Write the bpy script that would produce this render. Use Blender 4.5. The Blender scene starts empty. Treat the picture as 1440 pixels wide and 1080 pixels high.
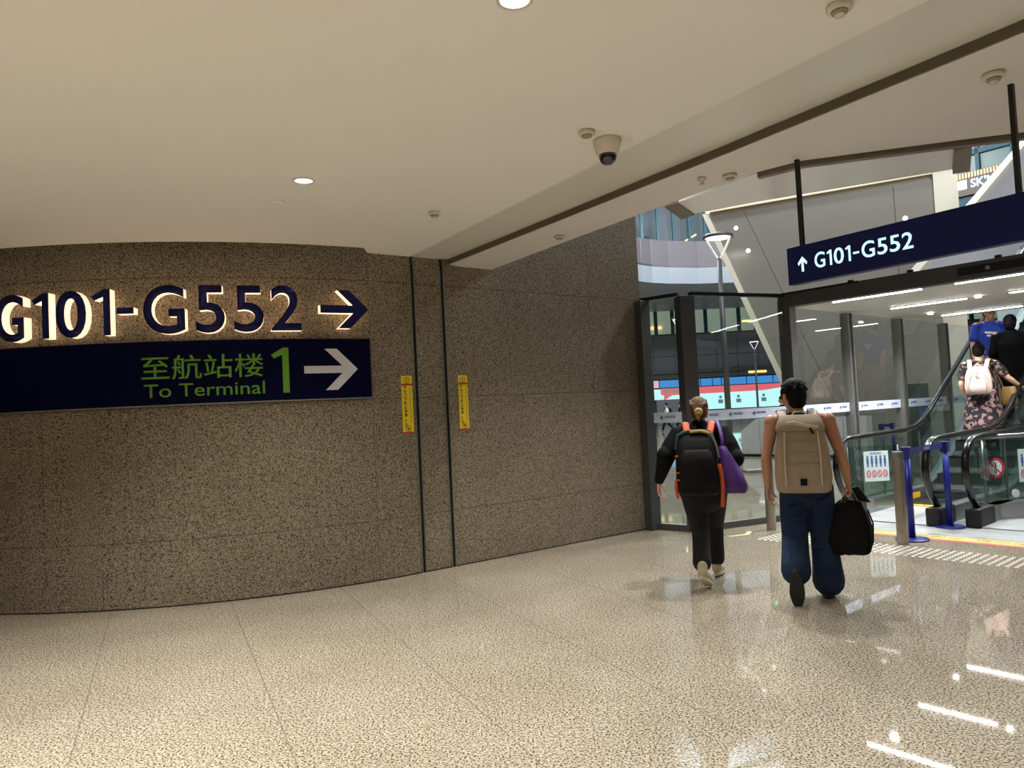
import bpy, bmesh, math, random
from math import sin, cos, radians, pi, atan2, hypot, sqrt
from mathutils import Vector, Matrix

random.seed(7)
SC = bpy.context.scene
COL = SC.collection

# ------------------------------------------------------------------ camera
CAM_H = 1.58
cd = bpy.data.cameras.new('camera')
cd.sensor_width = 36.0
cd.lens = 26.0
cd.clip_end = 300
cam = bpy.data.objects.new('camera', cd)
COL.objects.link(cam)
pitch, roll = math.atan(40 / 1040), radians(2.8)
cam.matrix_world = Matrix.Translation((0, 0, CAM_H)) @ Matrix.Rotation(pi / 2 + pitch, 4, 'X') @ Matrix.Rotation(-roll, 4, 'Z')
SC.camera = cam

# ------------------------------------------------------------------ view, world
SC.view_settings.view_transform = 'Standard'
SC.view_settings.look = 'None'
SC.view_settings.exposure = 0.0
SC.view_settings.gamma = 1.0
SC.view_settings.use_curve_mapping = False
w = bpy.data.worlds.new('hall_ambient')
SC.world = w
w.use_nodes = True
w.node_tree.nodes['Background'].inputs[0].default_value = (0.75, 0.78, 0.85, 1)
w.node_tree.nodes['Background'].inputs[1].default_value = 0.03


# ------------------------------------------------------------------ lights of the place, with added fill
def spot(name, loc, power, size=110, blend=0.6, radius=0.06, color=(1.0, 0.86, 0.68), target=None):
    l = bpy.data.lights.new(name, 'SPOT')
    l.energy = power; l.spot_size = radians(size); l.spot_blend = blend
    l.shadow_soft_size = radius; l.color = color
    o = bpy.data.objects.new(name, l); COL.objects.link(o); o.location = loc
    return o


def point(name, loc, power, radius, color):
    l = bpy.data.lights.new(name, 'POINT'); l.energy = power; l.shadow_soft_size = radius; l.color = color
    o = bpy.data.objects.new(name, l); COL.objects.link(o); o.location = loc
    return o


def area(name, loc, power, sx, sy, color=(1, 1, 1), rot=(0, 0, 0), spread=180):
    l = bpy.data.lights.new(name, 'AREA')
    l.shape = 'RECTANGLE'; l.size = sx; l.size_y = sy; l.energy = power; l.color = color
    l.spread = radians(spread)
    o = bpy.data.objects.new(name, l); COL.objects.link(o); o.location = loc; o.rotation_euler = rot
    return o


WARM = (1.0, 0.985, 0.95)
for i, (x, y, p) in enumerate([(0.086, 2.912, 170), (-1.358, 5.006, 225), (-3.3, 3.3, 400), (-2.0, 1.3, 430),
                               (-0.5, -0.8, 370), (1.6, 0.4, 90), (-4.6, 0.6, 420), (-2.8, -2.0, 420), (3.4, -1.6, 300), (2.4, 2.6, 60)]):  # last entry is an unseen spot added to brighten the right floor
    spot('downlight_and_fill_beam', (x, y, 3.17), p, 125, 0.75, 0.07, WARM)
for x, y, zz, p in [(2.15, 6.75, 3.9, 260), (1.25, 6.35, 3.9, 190)]:
    spot('entrance_downlight_beam', (x, y, zz), p, 108, 0.7, 0.05, (1.0, 0.985, 0.95))
for x, y, p in [(4.65, 9.6, 240), (5.6, 8.4, 240), (6.0, 10.8, 240), (7.0, 9.6, 240)]:
    spot('canopy_fill_beam', (x, y, 2.79), p, 140, 0.8, 0.05, (1.0, 0.99, 0.96))  # added spots that boost the linear lamps over mat and escalators
for x, y, zz, p in [(4.5, 13.5, 12, 750), (9.5, 12.5, 12, 1900), (11.0, 8.5, 9, 700), (3.5, 20, 13, 2400), (7, 28, 14, 2600), (16, 27, 14, 2600), (10, 38, 14.5, 3400), (20, 37, 14.5, 3400), (2.8, 27, 13, 3200), (32, 38, 14.5, 3000)]:
    point('atrium_fill_light', (x, y, zz), p, 0.3, (0.95, 0.975, 1.0))  # unseen fill without fixtures, added to brighten atrium, panelled wall and cladding


# ------------------------------------------------------------------ materials
def lin(c):
    return tuple(((v / 255) / 12.92 if v / 255 <= 0.04045 else ((v / 255 + 0.055) / 1.055) ** 2.4) for v in c) + (1,)


def mat(name, rgb, rough=0.5, metal=0.0, spec=0.5, noise=0.0, nscale=6.0, bump=0.0, bscale=40.0, emit=None, estr=0.0, coat=0.0):
    m = bpy.data.materials.new(name); m.use_nodes = True
    nt = m.node_tree; bs = nt.nodes['Principled BSDF']
    c = lin(rgb)
    bs.inputs['Base Color'].default_value = c
    bs.inputs['Roughness'].default_value = rough
    bs.inputs['Metallic'].default_value = metal
    bs.inputs['Specular IOR Level'].default_value = spec
    bs.inputs['Coat Weight'].default_value = coat
    tc = nt.nodes.new('ShaderNodeTexCoord')
    if noise:
        n = nt.nodes.new('ShaderNodeTexNoise'); n.inputs['Scale'].default_value = nscale; n.inputs['Detail'].default_value = 4
        nt.links.new(tc.outputs['Object'], n.inputs['Vector'])
        r = nt.nodes.new('ShaderNodeValToRGB')
        r.color_ramp.elements[0].position = 0.3; r.color_ramp.elements[1].position = 0.7
        r.color_ramp.elements[0].color = tuple(v * (1 - noise) for v in c[:3]) + (1,)
        r.color_ramp.elements[1].color = tuple(min(1, v * (1 + noise)) for v in c[:3]) + (1,)
        nt.links.new(n.outputs['Fac'], r.inputs['Fac']); nt.links.new(r.outputs['Color'], bs.inputs['Base Color'])
    if bump:
        n2 = nt.nodes.new('ShaderNodeTexNoise'); n2.inputs['Scale'].default_value = bscale; n2.inputs['Detail'].default_value = 3
        nt.links.new(tc.outputs['Object'], n2.inputs['Vector'])
        b = nt.nodes.new('ShaderNodeBump'); b.inputs['Strength'].default_value = bump; b.inputs['Distance'].default_value = 0.02
        nt.links.new(n2.outputs['Fac'], b.inputs['Height']); nt.links.new(b.outputs['Normal'], bs.inputs['Normal'])
    if emit:
        bs.inputs['Emission Color'].default_value = lin(emit); bs.inputs['Emission Strength'].default_value = estr
    return m


def granite(name, light, mid, dark, scale, seam, rough, spec=0.5, dark_amount=0.42, bumpy=0.0):
    """speckled stone; seam: 'wall' uses UV (run, height), 'floor' uses slabs at the paving angle"""
    m = bpy.data.materials.new(name); m.use_nodes = True
    nt = m.node_tree; N = nt.nodes; L = nt.links; bs = N['Principled BSDF']
    bs.inputs['Roughness'].default_value = rough; bs.inputs['Specular IOR Level'].default_value = spec
    tc = N.new('ShaderNodeTexCoord')

    def noise(s, d=2.0, r=0.55):
        n = N.new('ShaderNodeTexNoise'); n.inputs['Scale'].default_value = s; n.inputs['Detail'].default_value = d
        n.inputs['Roughness'].default_value = r; L.new(tc.outputs['Object'], n.inputs['Vector']); return n

    def ramp(src, p0, p1, c0, c1):
        r = N.new('ShaderNodeValToRGB'); r.color_ramp.elements[0].position = p0; r.color_ramp.elements[1].position = p1
        r.color_ramp.elements[0].color = c0; r.color_ramp.elements[1].color = c1; L.new(src, r.inputs['Fac']); return r

    def mix(f, a, b):
        x = N.new('ShaderNodeMix'); x.data_type = 'RGBA'
        if isinstance(f, float): x.inputs['Factor'].default_value = f
        else: L.new(f, x.inputs['Factor'])
        for s, v in (('A', a), ('B', b)):
            i = [k for k in x.inputs if k.name == s and k.type == 'RGBA'][0]
            if isinstance(v, tuple): i.default_value = v
            else: L.new(v, i)
        return [k for k in x.outputs if k.type == 'RGBA'][0]

    def math_(op, a, b=None, c=None):
        x = N.new('ShaderNodeMath'); x.operation = op
        for k, v in enumerate((a, b, c)):
            if v is None: continue
            if isinstance(v, (int, float)): x.inputs[k].default_value = v
            else: L.new(v, x.inputs[k])
        return x.outputs[0]
    base = ramp(noise(scale * 0.55, 2).outputs['Fac'], 0.35, 0.62, lin(mid), lin(light))
    spk = ramp(noise(scale, 2.5, 0.6).outputs['Fac'], dark_amount - 0.035, dark_amount + 0.03, (1, 1, 1, 1), (0, 0, 0, 1))
    col = mix(spk.outputs['Color'], base.outputs['Color'], lin(dark))
    big = ramp(noise(1.3, 3).outputs['Fac'], 0.35, 0.7, (0.86, 0.85, 0.83, 1), (1, 1, 1, 1))
    mu = N.new('ShaderNodeMix'); mu.data_type = 'RGBA'; mu.blend_type = 'MULTIPLY'; mu.inputs['Factor'].default_value = 1.0
    ia = [k for k in mu.inputs if k.type == 'RGBA']
    L.new(col, ia[0]); L.new(big.outputs['Color'], ia[1])
    col = [k for k in mu.outputs if k.type == 'RGBA'][0]
    sx = N.new('ShaderNodeSeparateXYZ')
    lines = []
    if seam == 'wall':
        L.new(tc.outputs['UV'], sx.inputs[0])
        u, v = sx.outputs[0], sx.outputs[1]
        for h in (0.585, 1.782, 2.955):
            lines.append(math_('LESS_THAN', math_('ABSOLUTE', math_('SUBTRACT', v, h)), 0.0045))
        uu = math_('ABSOLUTE', math_('SUBTRACT', math_('FLOORED_MODULO', math_('ADD', u, 0.37 + 1.485), 2.97), 1.485))
        lines.append(math_('LESS_THAN', uu, 0.0032))
    else:
        L.new(tc.outputs['Object'], sx.inputs[0])
        q = math_('ADD', math_('MULTIPLY', sx.outputs[0], 0.903), math_('MULTIPLY', sx.outputs[1], 0.43))
        r_ = math_('SUBTRACT', math_('MULTIPLY', sx.outputs[1], 0.903), math_('MULTIPLY', sx.outputs[0], 0.43))
        for val, per, wd in ((math_('ADD', q, 0.445 + 0.485), 0.97, 0.0035), (math_('ADD', r_, 0.3), 1.94, 0.0015)):
            uu = math_('ABSOLUTE', math_('SUBTRACT', math_('FLOORED_MODULO', val, per), per / 2))
            lines.append(math_('LESS_THAN', uu, wd))
    s = lines[0]
    for x in lines[1:]:
        s = math_('MAXIMUM', s, x)
    col = mix(math_('MULTIPLY', s, 0.6 if seam == 'wall' else 0.4), col, lin((48, 40, 32)))
    L.new(col, bs.inputs['Base Color'])
    if bumpy:
        b = N.new('ShaderNodeBump'); b.inputs['Strength'].default_value = bumpy; b.inputs['Distance'].default_value = 0.004
        L.new(noise(scale * 0.7, 3).outputs['Fac'], b.inputs['Height']); L.new(b.outputs['Normal'], bs.inputs['Normal'])
    return m


def glass_mat(name, tint=(0.93, 0.965, 0.955), ior=1.45):
    m = bpy.data.materials.new(name); m.use_nodes = True
    nt = m.node_tree; N = nt.nodes; N.remove(N['Principled BSDF']); out = N['Material Output']
    t = N.new('ShaderNodeBsdfTransparent'); t.inputs[0].default_value = tint + (1,)
    g = N.new('ShaderNodeBsdfGlossy'); g.inputs['Roughness'].default_value = 0.0; g.inputs[0].default_value = (1, 1, 1, 1)
    f = N.new('ShaderNodeFresnel'); f.inputs[0].default_value = ior
    x = N.new('ShaderNodeMixShader')
    ge = N.new('ShaderNodeNewGeometry'); mm = N.new('ShaderNodeMath'); mm.operation = 'MULTIPLY'; m1 = N.new('ShaderNodeMath'); m1.operation = 'SUBTRACT'; m1.inputs[0].default_value = 1.0
    nt.links.new(ge.outputs['Backfacing'], m1.inputs[1]); nt.links.new(m1.outputs[0], mm.inputs[0]); nt.links.new(f.outputs[0], mm.inputs[1])
    nt.links.new(mm.outputs[0], x.inputs[0]); nt.links.new(t.outputs[0], x.inputs[1]); nt.links.new(g.outputs[0], x.inputs[2])
    nt.links.new(x.outputs[0], out.inputs[0])
    return m


M = {}
M['wall'] = granite('speckled granite cladding', (158, 146, 124), (126, 114, 94), (44, 36, 26), 95, 'wall', 0.42, 0.4, 0.458, 0.0)
M['floor'] = granite('polished speckled granite paving', (208, 197, 176), (174, 162, 142), (78, 68, 56), 92, 'floor', 0.035, 0.5, 0.46)
M['ceiling'] = mat('cream painted ceiling panel', (228, 224, 218), 0.6, noise=0.02, nscale=0.7)
M['strip'] = mat('grey green painted steel', (212, 210, 200), 0.25)
M['soffit'] = mat('pinkish cream soffit panel', (214, 209, 203), 0.5)
M['taupe'] = mat('taupe painted trim', (112, 102, 88), 0.5)
M['shade_gap'] = mat('dark olive painted shade line', (92, 84, 66), 0.6)
M['gloss_panel'] = mat('glossy grey ceiling panel', (232, 233, 235), 0.2, 0.1, bump=0.1, bscale=2.5)
M['frame'] = mat('dark grey metal frame', (84, 84, 84), 0.42, 0.5)
M['frame_light'] = mat('brushed grey metal mullion', (128, 128, 126), 0.4, 0.55)
M['black'] = mat('black metal', (16, 16, 18), 0.4, 0.2)
M['groove'] = mat('black guide channel', (6, 6, 7), 0.7)
M['steel'] = mat('brushed stainless steel', (165, 158, 148), 0.32, 0.9, noise=0.06, nscale=30)
M['glass'] = glass_mat('clear glass')
M['glass_green'] = glass_mat('green tinted balustrade glass', (0.80, 0.88, 0.86))
M['glass_smoke'] = glass_mat('smoky teal glass', (0.45, 0.55, 0.55))
M['navy'] = mat('navy blue sign panel', (0, 14, 78), 0.45, spec=0.25)
M['navy_wall'] = mat('very dark navy sign panel', (0, 2, 40), 0.5, spec=0.08)
M['navy_dark'] = mat('navy blue letter face', (6, 12, 78), 0.4, spec=0.3)
M['glow_side'] = mat('warm lit letter side', (255, 240, 220), 0.5, emit=(255, 216, 180), estr=1.15)
M['green_text'] = mat('green lettering', (92, 150, 24), 0.5)
M['white_text'] = mat('white arrow', (205, 205, 215), 0.5)
M['lit_text'] = mat('backlit cyan white lettering', (200, 235, 255), 0.5, emit=(190, 235, 255), estr=1.1)
M['yellow'] = mat('yellow warning film', (226, 196, 6), 0.5)
M['sticker_red'] = mat('red printed band', (178, 40, 26), 0.5)
M['ink'] = mat('black ink', (34, 28, 8), 0.6)
M['white_plastic'] = mat('off white plastic', (206, 198, 182), 0.45)
M['grey_plastic'] = mat('grey beige plastic', (150, 143, 128), 0.5)
M['camera_dome'] = mat('dark glossy dome', (20, 20, 22), 0.08, coat=0.5)
M['lamp_glass'] = mat('lit downlight lens', (240, 245, 245), 0.3, emit=(235, 245, 248), estr=1.6)
M['strip_light'] = mat('lit linear lamp', (255, 255, 255), 0.4, emit=(255, 252, 246), estr=22.0)
M['cove'] = mat('lit warm cove strip', (255, 246, 220), 0.4, emit=(255, 244, 210), estr=0.75)
M['spot_glow'] = mat('glowing spot disc', (255, 255, 250), 0.4, emit=(255, 255, 245), estr=3.0)
M['post_lamp_glow'] = mat('lit street lamp diffuser', (255, 255, 252), 0.4, emit=(255, 254, 248), estr=2.6)
M['post_arm_glow'] = mat('lamp bracket with added glow', (222, 222, 222), 0.35, emit=(230, 232, 235), estr=0.35)  # lamp light on the brackets put in as a glow
M['pole'] = mat('grey painted lamp pole', (92, 92, 92), 0.4, 0.3)
M['panel_wall'] = mat('warm grey metal cladding', (160, 156, 146), 0.22, 0.35, bump=0.06, bscale=1.2)
M['cream'] = mat('cream painted edge', (220, 214, 194), 0.5)
M['white_clad'] = mat('white inclined cladding', (214, 214, 220), 0.35)
M['lilac'] = mat('lilac grey parapet cladding', (90, 86, 92), 0.5)
M['fascia'] = mat('pale blue white fascia', (128, 137, 146), 0.4)
M['facade'] = mat('dark grey facade panel', (98, 102, 108), 0.5)
M['teal_frame'] = mat('teal mullion', (26, 72, 84), 0.4, 0.2)
M['lit_room'] = mat('lit shop interior', (190, 200, 186), 0.8, emit=(205, 214, 196), estr=0.35, noise=0.25, nscale=0.5)
M['lit_hall'] = mat('lit upper hall', (84, 90, 100), 0.8, emit=(150, 160, 175), estr=0.12, noise=0.3, nscale=0.4)
M['warm_lamp'] = mat('warm lamp row', (255, 220, 150), 0.4, emit=(255, 208, 130), estr=1.6)
M['cyan_lamp'] = mat('cyan lit panel', (120, 240, 230), 0.4, emit=(90, 240, 225), estr=1.0)
M['screen'] = mat('cyan white screen', (60, 60, 60), 0.4, emit=(190, 246, 248), estr=1.15)
M['screen_red'] = mat('red screen band', (60, 20, 20), 0.4, emit=(240, 110, 118), estr=0.95)
M['screen_blue'] = mat('blue screen header', (20, 30, 60), 0.4, emit=(70, 150, 226), estr=0.9)
M['screen_pink'] = mat('pink screen header', (60, 30, 40), 0.4, emit=(240, 190, 205), estr=0.95)
M['screen_ink'] = mat('grey screen print', (60, 70, 76), 0.5, emit=(120, 160, 170), estr=0.5)
M['screen_dark'] = mat('dark screen border', (16, 22, 34), 0.5)
M['band'] = mat('pale blue glass sticker', (206, 218, 236), 0.6, emit=(206, 218, 236), estr=0.0)
M['logo_blue'] = mat('blue printed logo', (38, 58, 150), 0.6)
M['blue_post'] = mat('blue painted metal', (20, 36, 140), 0.4, bump=0.02)
M['belt'] = mat('dark blue belt', (22, 34, 112), 0.7)
M['belt_text'] = mat('pale belt print', (180, 190, 230), 0.7)
M['green_led'] = mat('green lit arrow', (0, 120, 90), 0.4, emit=(0, 255, 190), estr=2.4)
M['caution'] = mat('pale yellow floor tape', (204, 192, 118), 0.5, noise=0.1, nscale=20)
M['caution_red'] = mat('red floor tape edge', (186, 96, 80), 0.5)
M['stud'] = mat('pale steel tactile stud', (236, 232, 224), 0.35, 0.2)
M['mat_grey'] = mat('grey entrance matting', (172, 175, 178), 0.4, noise=0.12, nscale=3, bump=0.1, bscale=150)
M['rubber'] = mat('black handrail rubber', (14, 14, 15), 0.22, coat=0.3)
M['step'] = mat('dark ribbed step metal', (70, 70, 72), 0.4, 0.6)
M['comb'] = mat('yellow comb plate', (222, 176, 30), 0.5)
M['skirt'] = mat('satin escalator cladding', (150, 152, 152), 0.3, 0.8)
M['plinth'] = mat('white glossy counter panel', (206, 208, 210), 0.25)
M['red_sign'] = mat('red round sign', (196, 50, 62), 0.5)
M['poster'] = mat('pale poster film', (206, 222, 224), 0.5)
M['poster_blue'] = mat('blue poster print', (62, 98, 150), 0.5)
M['poster_red'] = mat('red poster print', (200, 80, 84), 0.5)
# people
M['skin'] = mat('skin', (188, 138, 110), 0.5, noise=0.06, nscale=18)
M['skin_light'] = mat('light skin', (214, 172, 150), 0.5, noise=0.05, nscale=18)
M['hair_black'] = mat('black hair', (7, 6, 8), 0.7, spec=0.2, bump=0.35, bscale=70)
M['hair_brown'] = mat('brown blond hair', (88, 64, 40), 0.65, spec=0.25, noise=0.4, nscale=40, bump=0.4, bscale=70)
M['hair_blond'] = mat('blond hair bun', (172, 142, 98), 0.5, noise=0.3, nscale=45, bump=0.4, bscale=70)
M['jacket'] = mat('black jacket cloth', (11, 11, 14), 0.85, spec=0.2, bump=0.25, bscale=14)
M['trousers'] = mat('black trouser cloth', (8, 8, 10), 0.85, bump=0.15, bscale=12)
M['denim'] = mat('dark blue denim', (30, 44, 70), 0.9, spec=0.25, noise=0.25, nscale=7, bump=0.3, bscale=9)
M['tank'] = mat('black tank top', (14, 14, 15), 0.8)
M['tan_bag'] = mat('sand canvas', (152, 136, 116), 0.8, noise=0.06, nscale=14, bump=0.2, bscale=10)
M['tan_light'] = mat('pale sand canvas', (196, 180, 156), 0.8)
M['bag_black'] = mat('black nylon', (6, 6, 8), 0.75, spec=0.25, bump=0.3, bscale=12)
M['orange'] = mat('orange webbing', (204, 84, 40), 0.7)
M['teal_trim'] = mat('dark teal nylon', (30, 62, 66), 0.6)
M['mustard'] = mat('mustard webbing', (176, 140, 50), 0.7)
M['purple'] = mat('purple nylon', (74, 34, 118), 0.55, bump=0.4, bscale=9)
M['shoe_beige'] = mat('beige suede', (186, 172, 142), 0.8)
M['shoe_dark'] = mat('dark shoe leather', (22, 22, 24), 0.6)
M['sole_pale'] = mat('pale rubber sole', (206, 196, 174), 0.7)
M['pink_bag'] = mat('pale pink canvas', (214, 184, 178), 0.75, bump=0.15, bscale=14)
M['flower'] = mat('dark floral cloth', (54, 38, 46), 0.85, noise=0.95, nscale=16)
for n_ in M['flower'].node_tree.nodes:
    if n_.type == 'VALTORGB':
        e0, e1 = n_.color_ramp.elements; e0.position, e1.position = 0.52, 0.57; e0.color = lin((26, 20, 24)); e1.color = lin((142, 112, 112))
M['blue_shirt'] = mat('royal blue jersey', (20, 56, 158), 0.75, bump=0.15, bscale=14)
M['shorts'] = mat('light grey shorts', (150, 142, 138), 0.85)
M['dark_cloth'] = mat('charcoal navy cloth', (7, 9, 14), 0.9, spec=0.2)
M['mustard_bag'] = mat('ochre canvas', (120, 92, 48), 0.8)
M['white_cloth'] = mat('white cloth', (214, 214, 214), 0.8)
M['eye'] = mat('eye', (30, 24, 20), 0.15)


# ------------------------------------------------------------------ mesh helpers
def tag(o, label=None, cat=None, group=None, kind=None):
    if label: o['label'] = label
    if cat: o['category'] = cat
    if group: o['group'] = group
    if kind: o['kind'] = kind
    return o


def empty(name, loc, rz=0.0):
    o = bpy.data.objects.new(name, None); COL.objects.link(o)
    o.location = loc; o.rotation_euler = (0, 0, rz); o.empty_display_size = 0.1
    return o


def link(name, me, m, parent=None, smooth=False):
    o = bpy.data.objects.new(name, me); COL.objects.link(o)
    if m is not None:
        me.materials.clear(); me.materials.append(m)
    if parent is not None: o.parent = parent
    if smooth:
        for p in me.polygons: p.use_smooth = True
    return o


class MB:
    def __init__(self): self.bm = bmesh.new()

    def box(self, c, s, rot=None, bev=0.0, seg=2):
        T = Matrix.Translation(c) @ (rot.to_4x4() if rot else Matrix.Identity(4)) @ Matrix.Diagonal((s[0], s[1], s[2], 1))
        r = bmesh.ops.create_cube(self.bm, size=1.0, matrix=T)
        if bev:
            es = list({e for v in r['verts'] for e in v.link_edges})
            bmesh.ops.bevel(self.bm, geom=es, offset=bev, segments=seg, affect='EDGES', profile=0.5)
        return self

    def span(self, x0, x1, y0, y1, z0, z1, bev=0.0):
        return self.box(((x0 + x1) / 2, (y0 + y1) / 2, (z0 + z1) / 2), (x1 - x0, y1 - y0, z1 - z0), None, bev)

    def prism(self, pts, z0, z1):
        vb = [self.bm.verts.new((p[0], p[1], z0)) for p in pts]; vt = [self.bm.verts.new((p[0], p[1], z1)) for p in pts]
        n = len(pts)
        self.bm.faces.new(vt); self.bm.faces.new(vb[::-1])
        for i in range(n): self.bm.faces.new((vb[i], vb[(i + 1) % n], vt[(i + 1) % n], vt[i]))
        bmesh.ops.recalc_face_normals(self.bm, faces=self.bm.faces); return self

    def slab(self, pts, axis_vec):
        """closed prism: polygon of 3-D points swept by a vector"""
        d = Vector(axis_vec)
        a = [self.bm.verts.new(p) for p in pts]; b = [self.bm.verts.new(Vector(p) + d) for p in pts]
        n = len(pts)
        self.bm.faces.new(a); self.bm.faces.new(b[::-1])
        for i in range(n): self.bm.faces.new((a[i], b[i], b[(i + 1) % n], a[(i + 1) % n]))
        bmesh.ops.recalc_face_normals(self.bm, faces=self.bm.faces); return self

    def rings(self, rings, close=True):
        vs = [[self.bm.verts.new(p) for p in r] for r in rings]; n = len(vs[0])
        for a, b in zip(vs, vs[1:]):
            for i in range(n): self.bm.faces.new((a[i], a[(i + 1) % n], b[(i + 1) % n], b[i]))
        if close:
            self.bm.faces.new(vs[0][::-1]); self.bm.faces.new(vs[-1])
        return self

    def tube(self, pts, rad, seg=12, flat=None, cap=True):
        """tapering tube; rad may be number, list, or list of (r1, r2) with flat = direction of r1"""
        pts = [Vector(p) for p in pts]; n = len(pts)
        if not isinstance(rad, (list, tuple)): rad = [rad] * n
        rad = [(r, r) if not isinstance(r, (list, tuple)) else r for r in rad]
        P, R, T = [], [], []
        for i in range(n):
            t = (pts[min(i + 1, n - 1)] - pts[max(i - 1, 0)]).normalized(); P.append(pts[i]); R.append(rad[i]); T.append(t)
        if cap:
            m0 = min(R[0]); m1 = min(R[-1])
            h, t = [], []
            for k in (80, 55, 28):
                h.append((pts[0] - T[0] * m0 * sin(radians(k)), tuple(x * max(cos(radians(k)), 0.05) for x in R[0]), T[0]))
                t.append((pts[-1] + T[-1] * m1 * sin(radians(k)), tuple(x * max(cos(radians(k)), 0.05) for x in R[-1]), T[-1]))
            seq = h + list(zip(P, R, T)) + t[::-1]
        else: seq = list(zip(P, R, T))
        ref = Vector(flat) if flat else (Vector((1, 0, 0)) if abs(T[0].x) < 0.9 else Vector((0, 1, 0)))
        rr = []
        for p, r, t in seq:
            u = ref - t * ref.dot(t)
            if u.length < 1e-4: u = t.orthogonal()
            u.normalize()
            if not flat: ref = u
            v = t.cross(u)
            rr.append([p + u * (r[0] * cos(2 * pi * k / seg)) + v * (r[1] * sin(2 * pi * k / seg)) for k in range(seg)])
        return self.rings(rr)

    def cyl(self, p0, p1, r0, r1=None, seg=24):
        return self.tube([p0, p1], [r0, r0 if r1 is None else r1], seg, None, False)

    def blob(self, c, r, rot=None, seg=20):
        T = Matrix.Translation(c) @ (rot.to_4x4() if rot else Matrix.Identity(4)) @ Matrix.Diagonal((r[0], r[1], r[2], 1))
        bmesh.ops.create_uvsphere(self.bm, u_segments=seg, v_segments=max(8, seg * 2 // 3), radius=1.0, matrix=T); return self

    def lathe(self, prof, c=(0, 0, 0), seg=32):
        c = Vector(c)
        return self.rings([[c + Vector((r * cos(2 * pi * k / seg), r * sin(2 * pi * k / seg), zz)) for k in range(seg)] for r, zz in prof])

    def loft(self, levels, n=4.0, seg=28):
        """superellipse rings: (z, half width, y near, y far)"""
        rr = []
        for zz, hw, y0, y1 in levels:
            ring = []
            for k in range(seg):
                a = 2 * pi * k / seg; ca, sa = cos(a), sin(a)
                ring.append(Vector((hw * math.copysign(abs(ca) ** (2 / n), ca), (y0 + y1) / 2 + (y1 - y0) / 2 * math.copysign(abs(sa) ** (2 / n), sa), zz)))
            rr.append(ring)
        return self.rings(rr)

    def slices(self, step=0.06):
        xs = [v.co.x for v in self.bm.verts]; x = min(xs) + step
        while x < max(xs) - 1e-4:
            bmesh.ops.bisect_plane(self.bm, geom=list(self.bm.verts) + list(self.bm.edges) + list(self.bm.faces), plane_co=(x, 0, 0), plane_no=(1, 0, 0)); x += step
        return self

    def move(self, Mx): bmesh.ops.transform(self.bm, matrix=Mx, verts=self.bm.verts); return self

    def map(self, fn):
        for v in self.bm.verts: v.co = fn(v.co)
        return self

    def mesh(self, name):
        bmesh.ops.recalc_face_normals(self.bm, faces=self.bm.faces)
        me = bpy.data.meshes.new(name); self.bm.to_mesh(me); self.bm.free(); return me

    def build(self, name, m, parent=None, smooth=False):
        return link(name, self.mesh(name), m, parent, smooth)

    def fuse(self, name, m, parent=None, voxel=0.006, smooth=4):
        """weld everything into one continuous skin"""
        me = self.mesh(name + '_raw')
        o = bpy.data.objects.new('tmp', me); COL.objects.link(o)
        r = o.modifiers.new('r', 'REMESH'); r.mode = 'VOXEL'; r.voxel_size = voxel
        if smooth:
            s = o.modifiers.new('s', 'SMOOTH'); s.factor = 0.5; s.iterations = smooth
        dg = bpy.context.evaluated_depsgraph_get(); dg.update()
        nm = bpy.data.meshes.new_from_object(o.evaluated_get(dg)); nm.name = name
        bpy.data.objects.remove(o); bpy.data.meshes.remove(me)
        return link(name, nm, m, parent, True)


def dup_tree(o, parent=None):
    c = o.copy(); COL.objects.link(c)
    if parent is not None: c.parent = parent
    for ch in list(o.children): dup_tree(ch, c)
    return c


def text_bm(s, width=None, height=None, depth=0.004, bold=0.0, center=True):
    """lettering in the x-z plane reading from -y; front at y=-depth"""
    c = bpy.data.curves.new('t', 'FONT'); c.body = s; c.size = 1.0; c.offset = bold; c.resolution_u = 5
    o = bpy.data.objects.new('t', c); COL.objects.link(o)
    dg = bpy.context.evaluated_depsgraph_get(); dg.update()
    me = bpy.data.meshes.new_from_object(o.evaluated_get(dg))
    bpy.data.objects.remove(o); bpy.data.curves.remove(c)
    b = MB(); b.bm.from_mesh(me); bpy.data.meshes.remove(me)
    xs = [v.co.x for v in b.bm.verts]; ys = [v.co.y for v in b.bm.verts]
    x0, x1, y0, y1 = min(xs), max(xs), min(ys), max(ys)
    sx = width / (x1 - x0) if width else height / (y1 - y0)
    sy = height / (y1 - y0) if height else sx
    for v in b.bm.verts:
        v.co = Vector(((v.co.x - (x0 + x1) / 2) * sx, 0.0, (v.co.y - (y0 + y1) / 2) * sy))
    bmesh.ops.remove_doubles(b.bm, verts=b.bm.verts, dist=1e-5)
    if depth:
        r = bmesh.ops.extrude_face_region(b.bm, geom=list(b.bm.faces))
        vs = [g for g in r['geom'] if isinstance(g, bmesh.types.BMVert)]
        bmesh.ops.translate(b.bm, verts=vs, vec=(0, -depth, 0))
    return b


def one_pts(wd, ht):
    st = min(wd * 0.42, ht * 0.135)
    return [(wd / 2 - st, -ht / 2), (wd / 2, -ht / 2), (wd / 2, ht / 2), (wd / 2 - st * 0.86, ht / 2), (-wd / 2, ht / 2 - ht * 0.155), (-wd / 2 + st * 0.45, ht / 2 - ht * 0.155 - st * 0.62), (wd / 2 - st, ht / 2 - ht * 0.16)]


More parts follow.
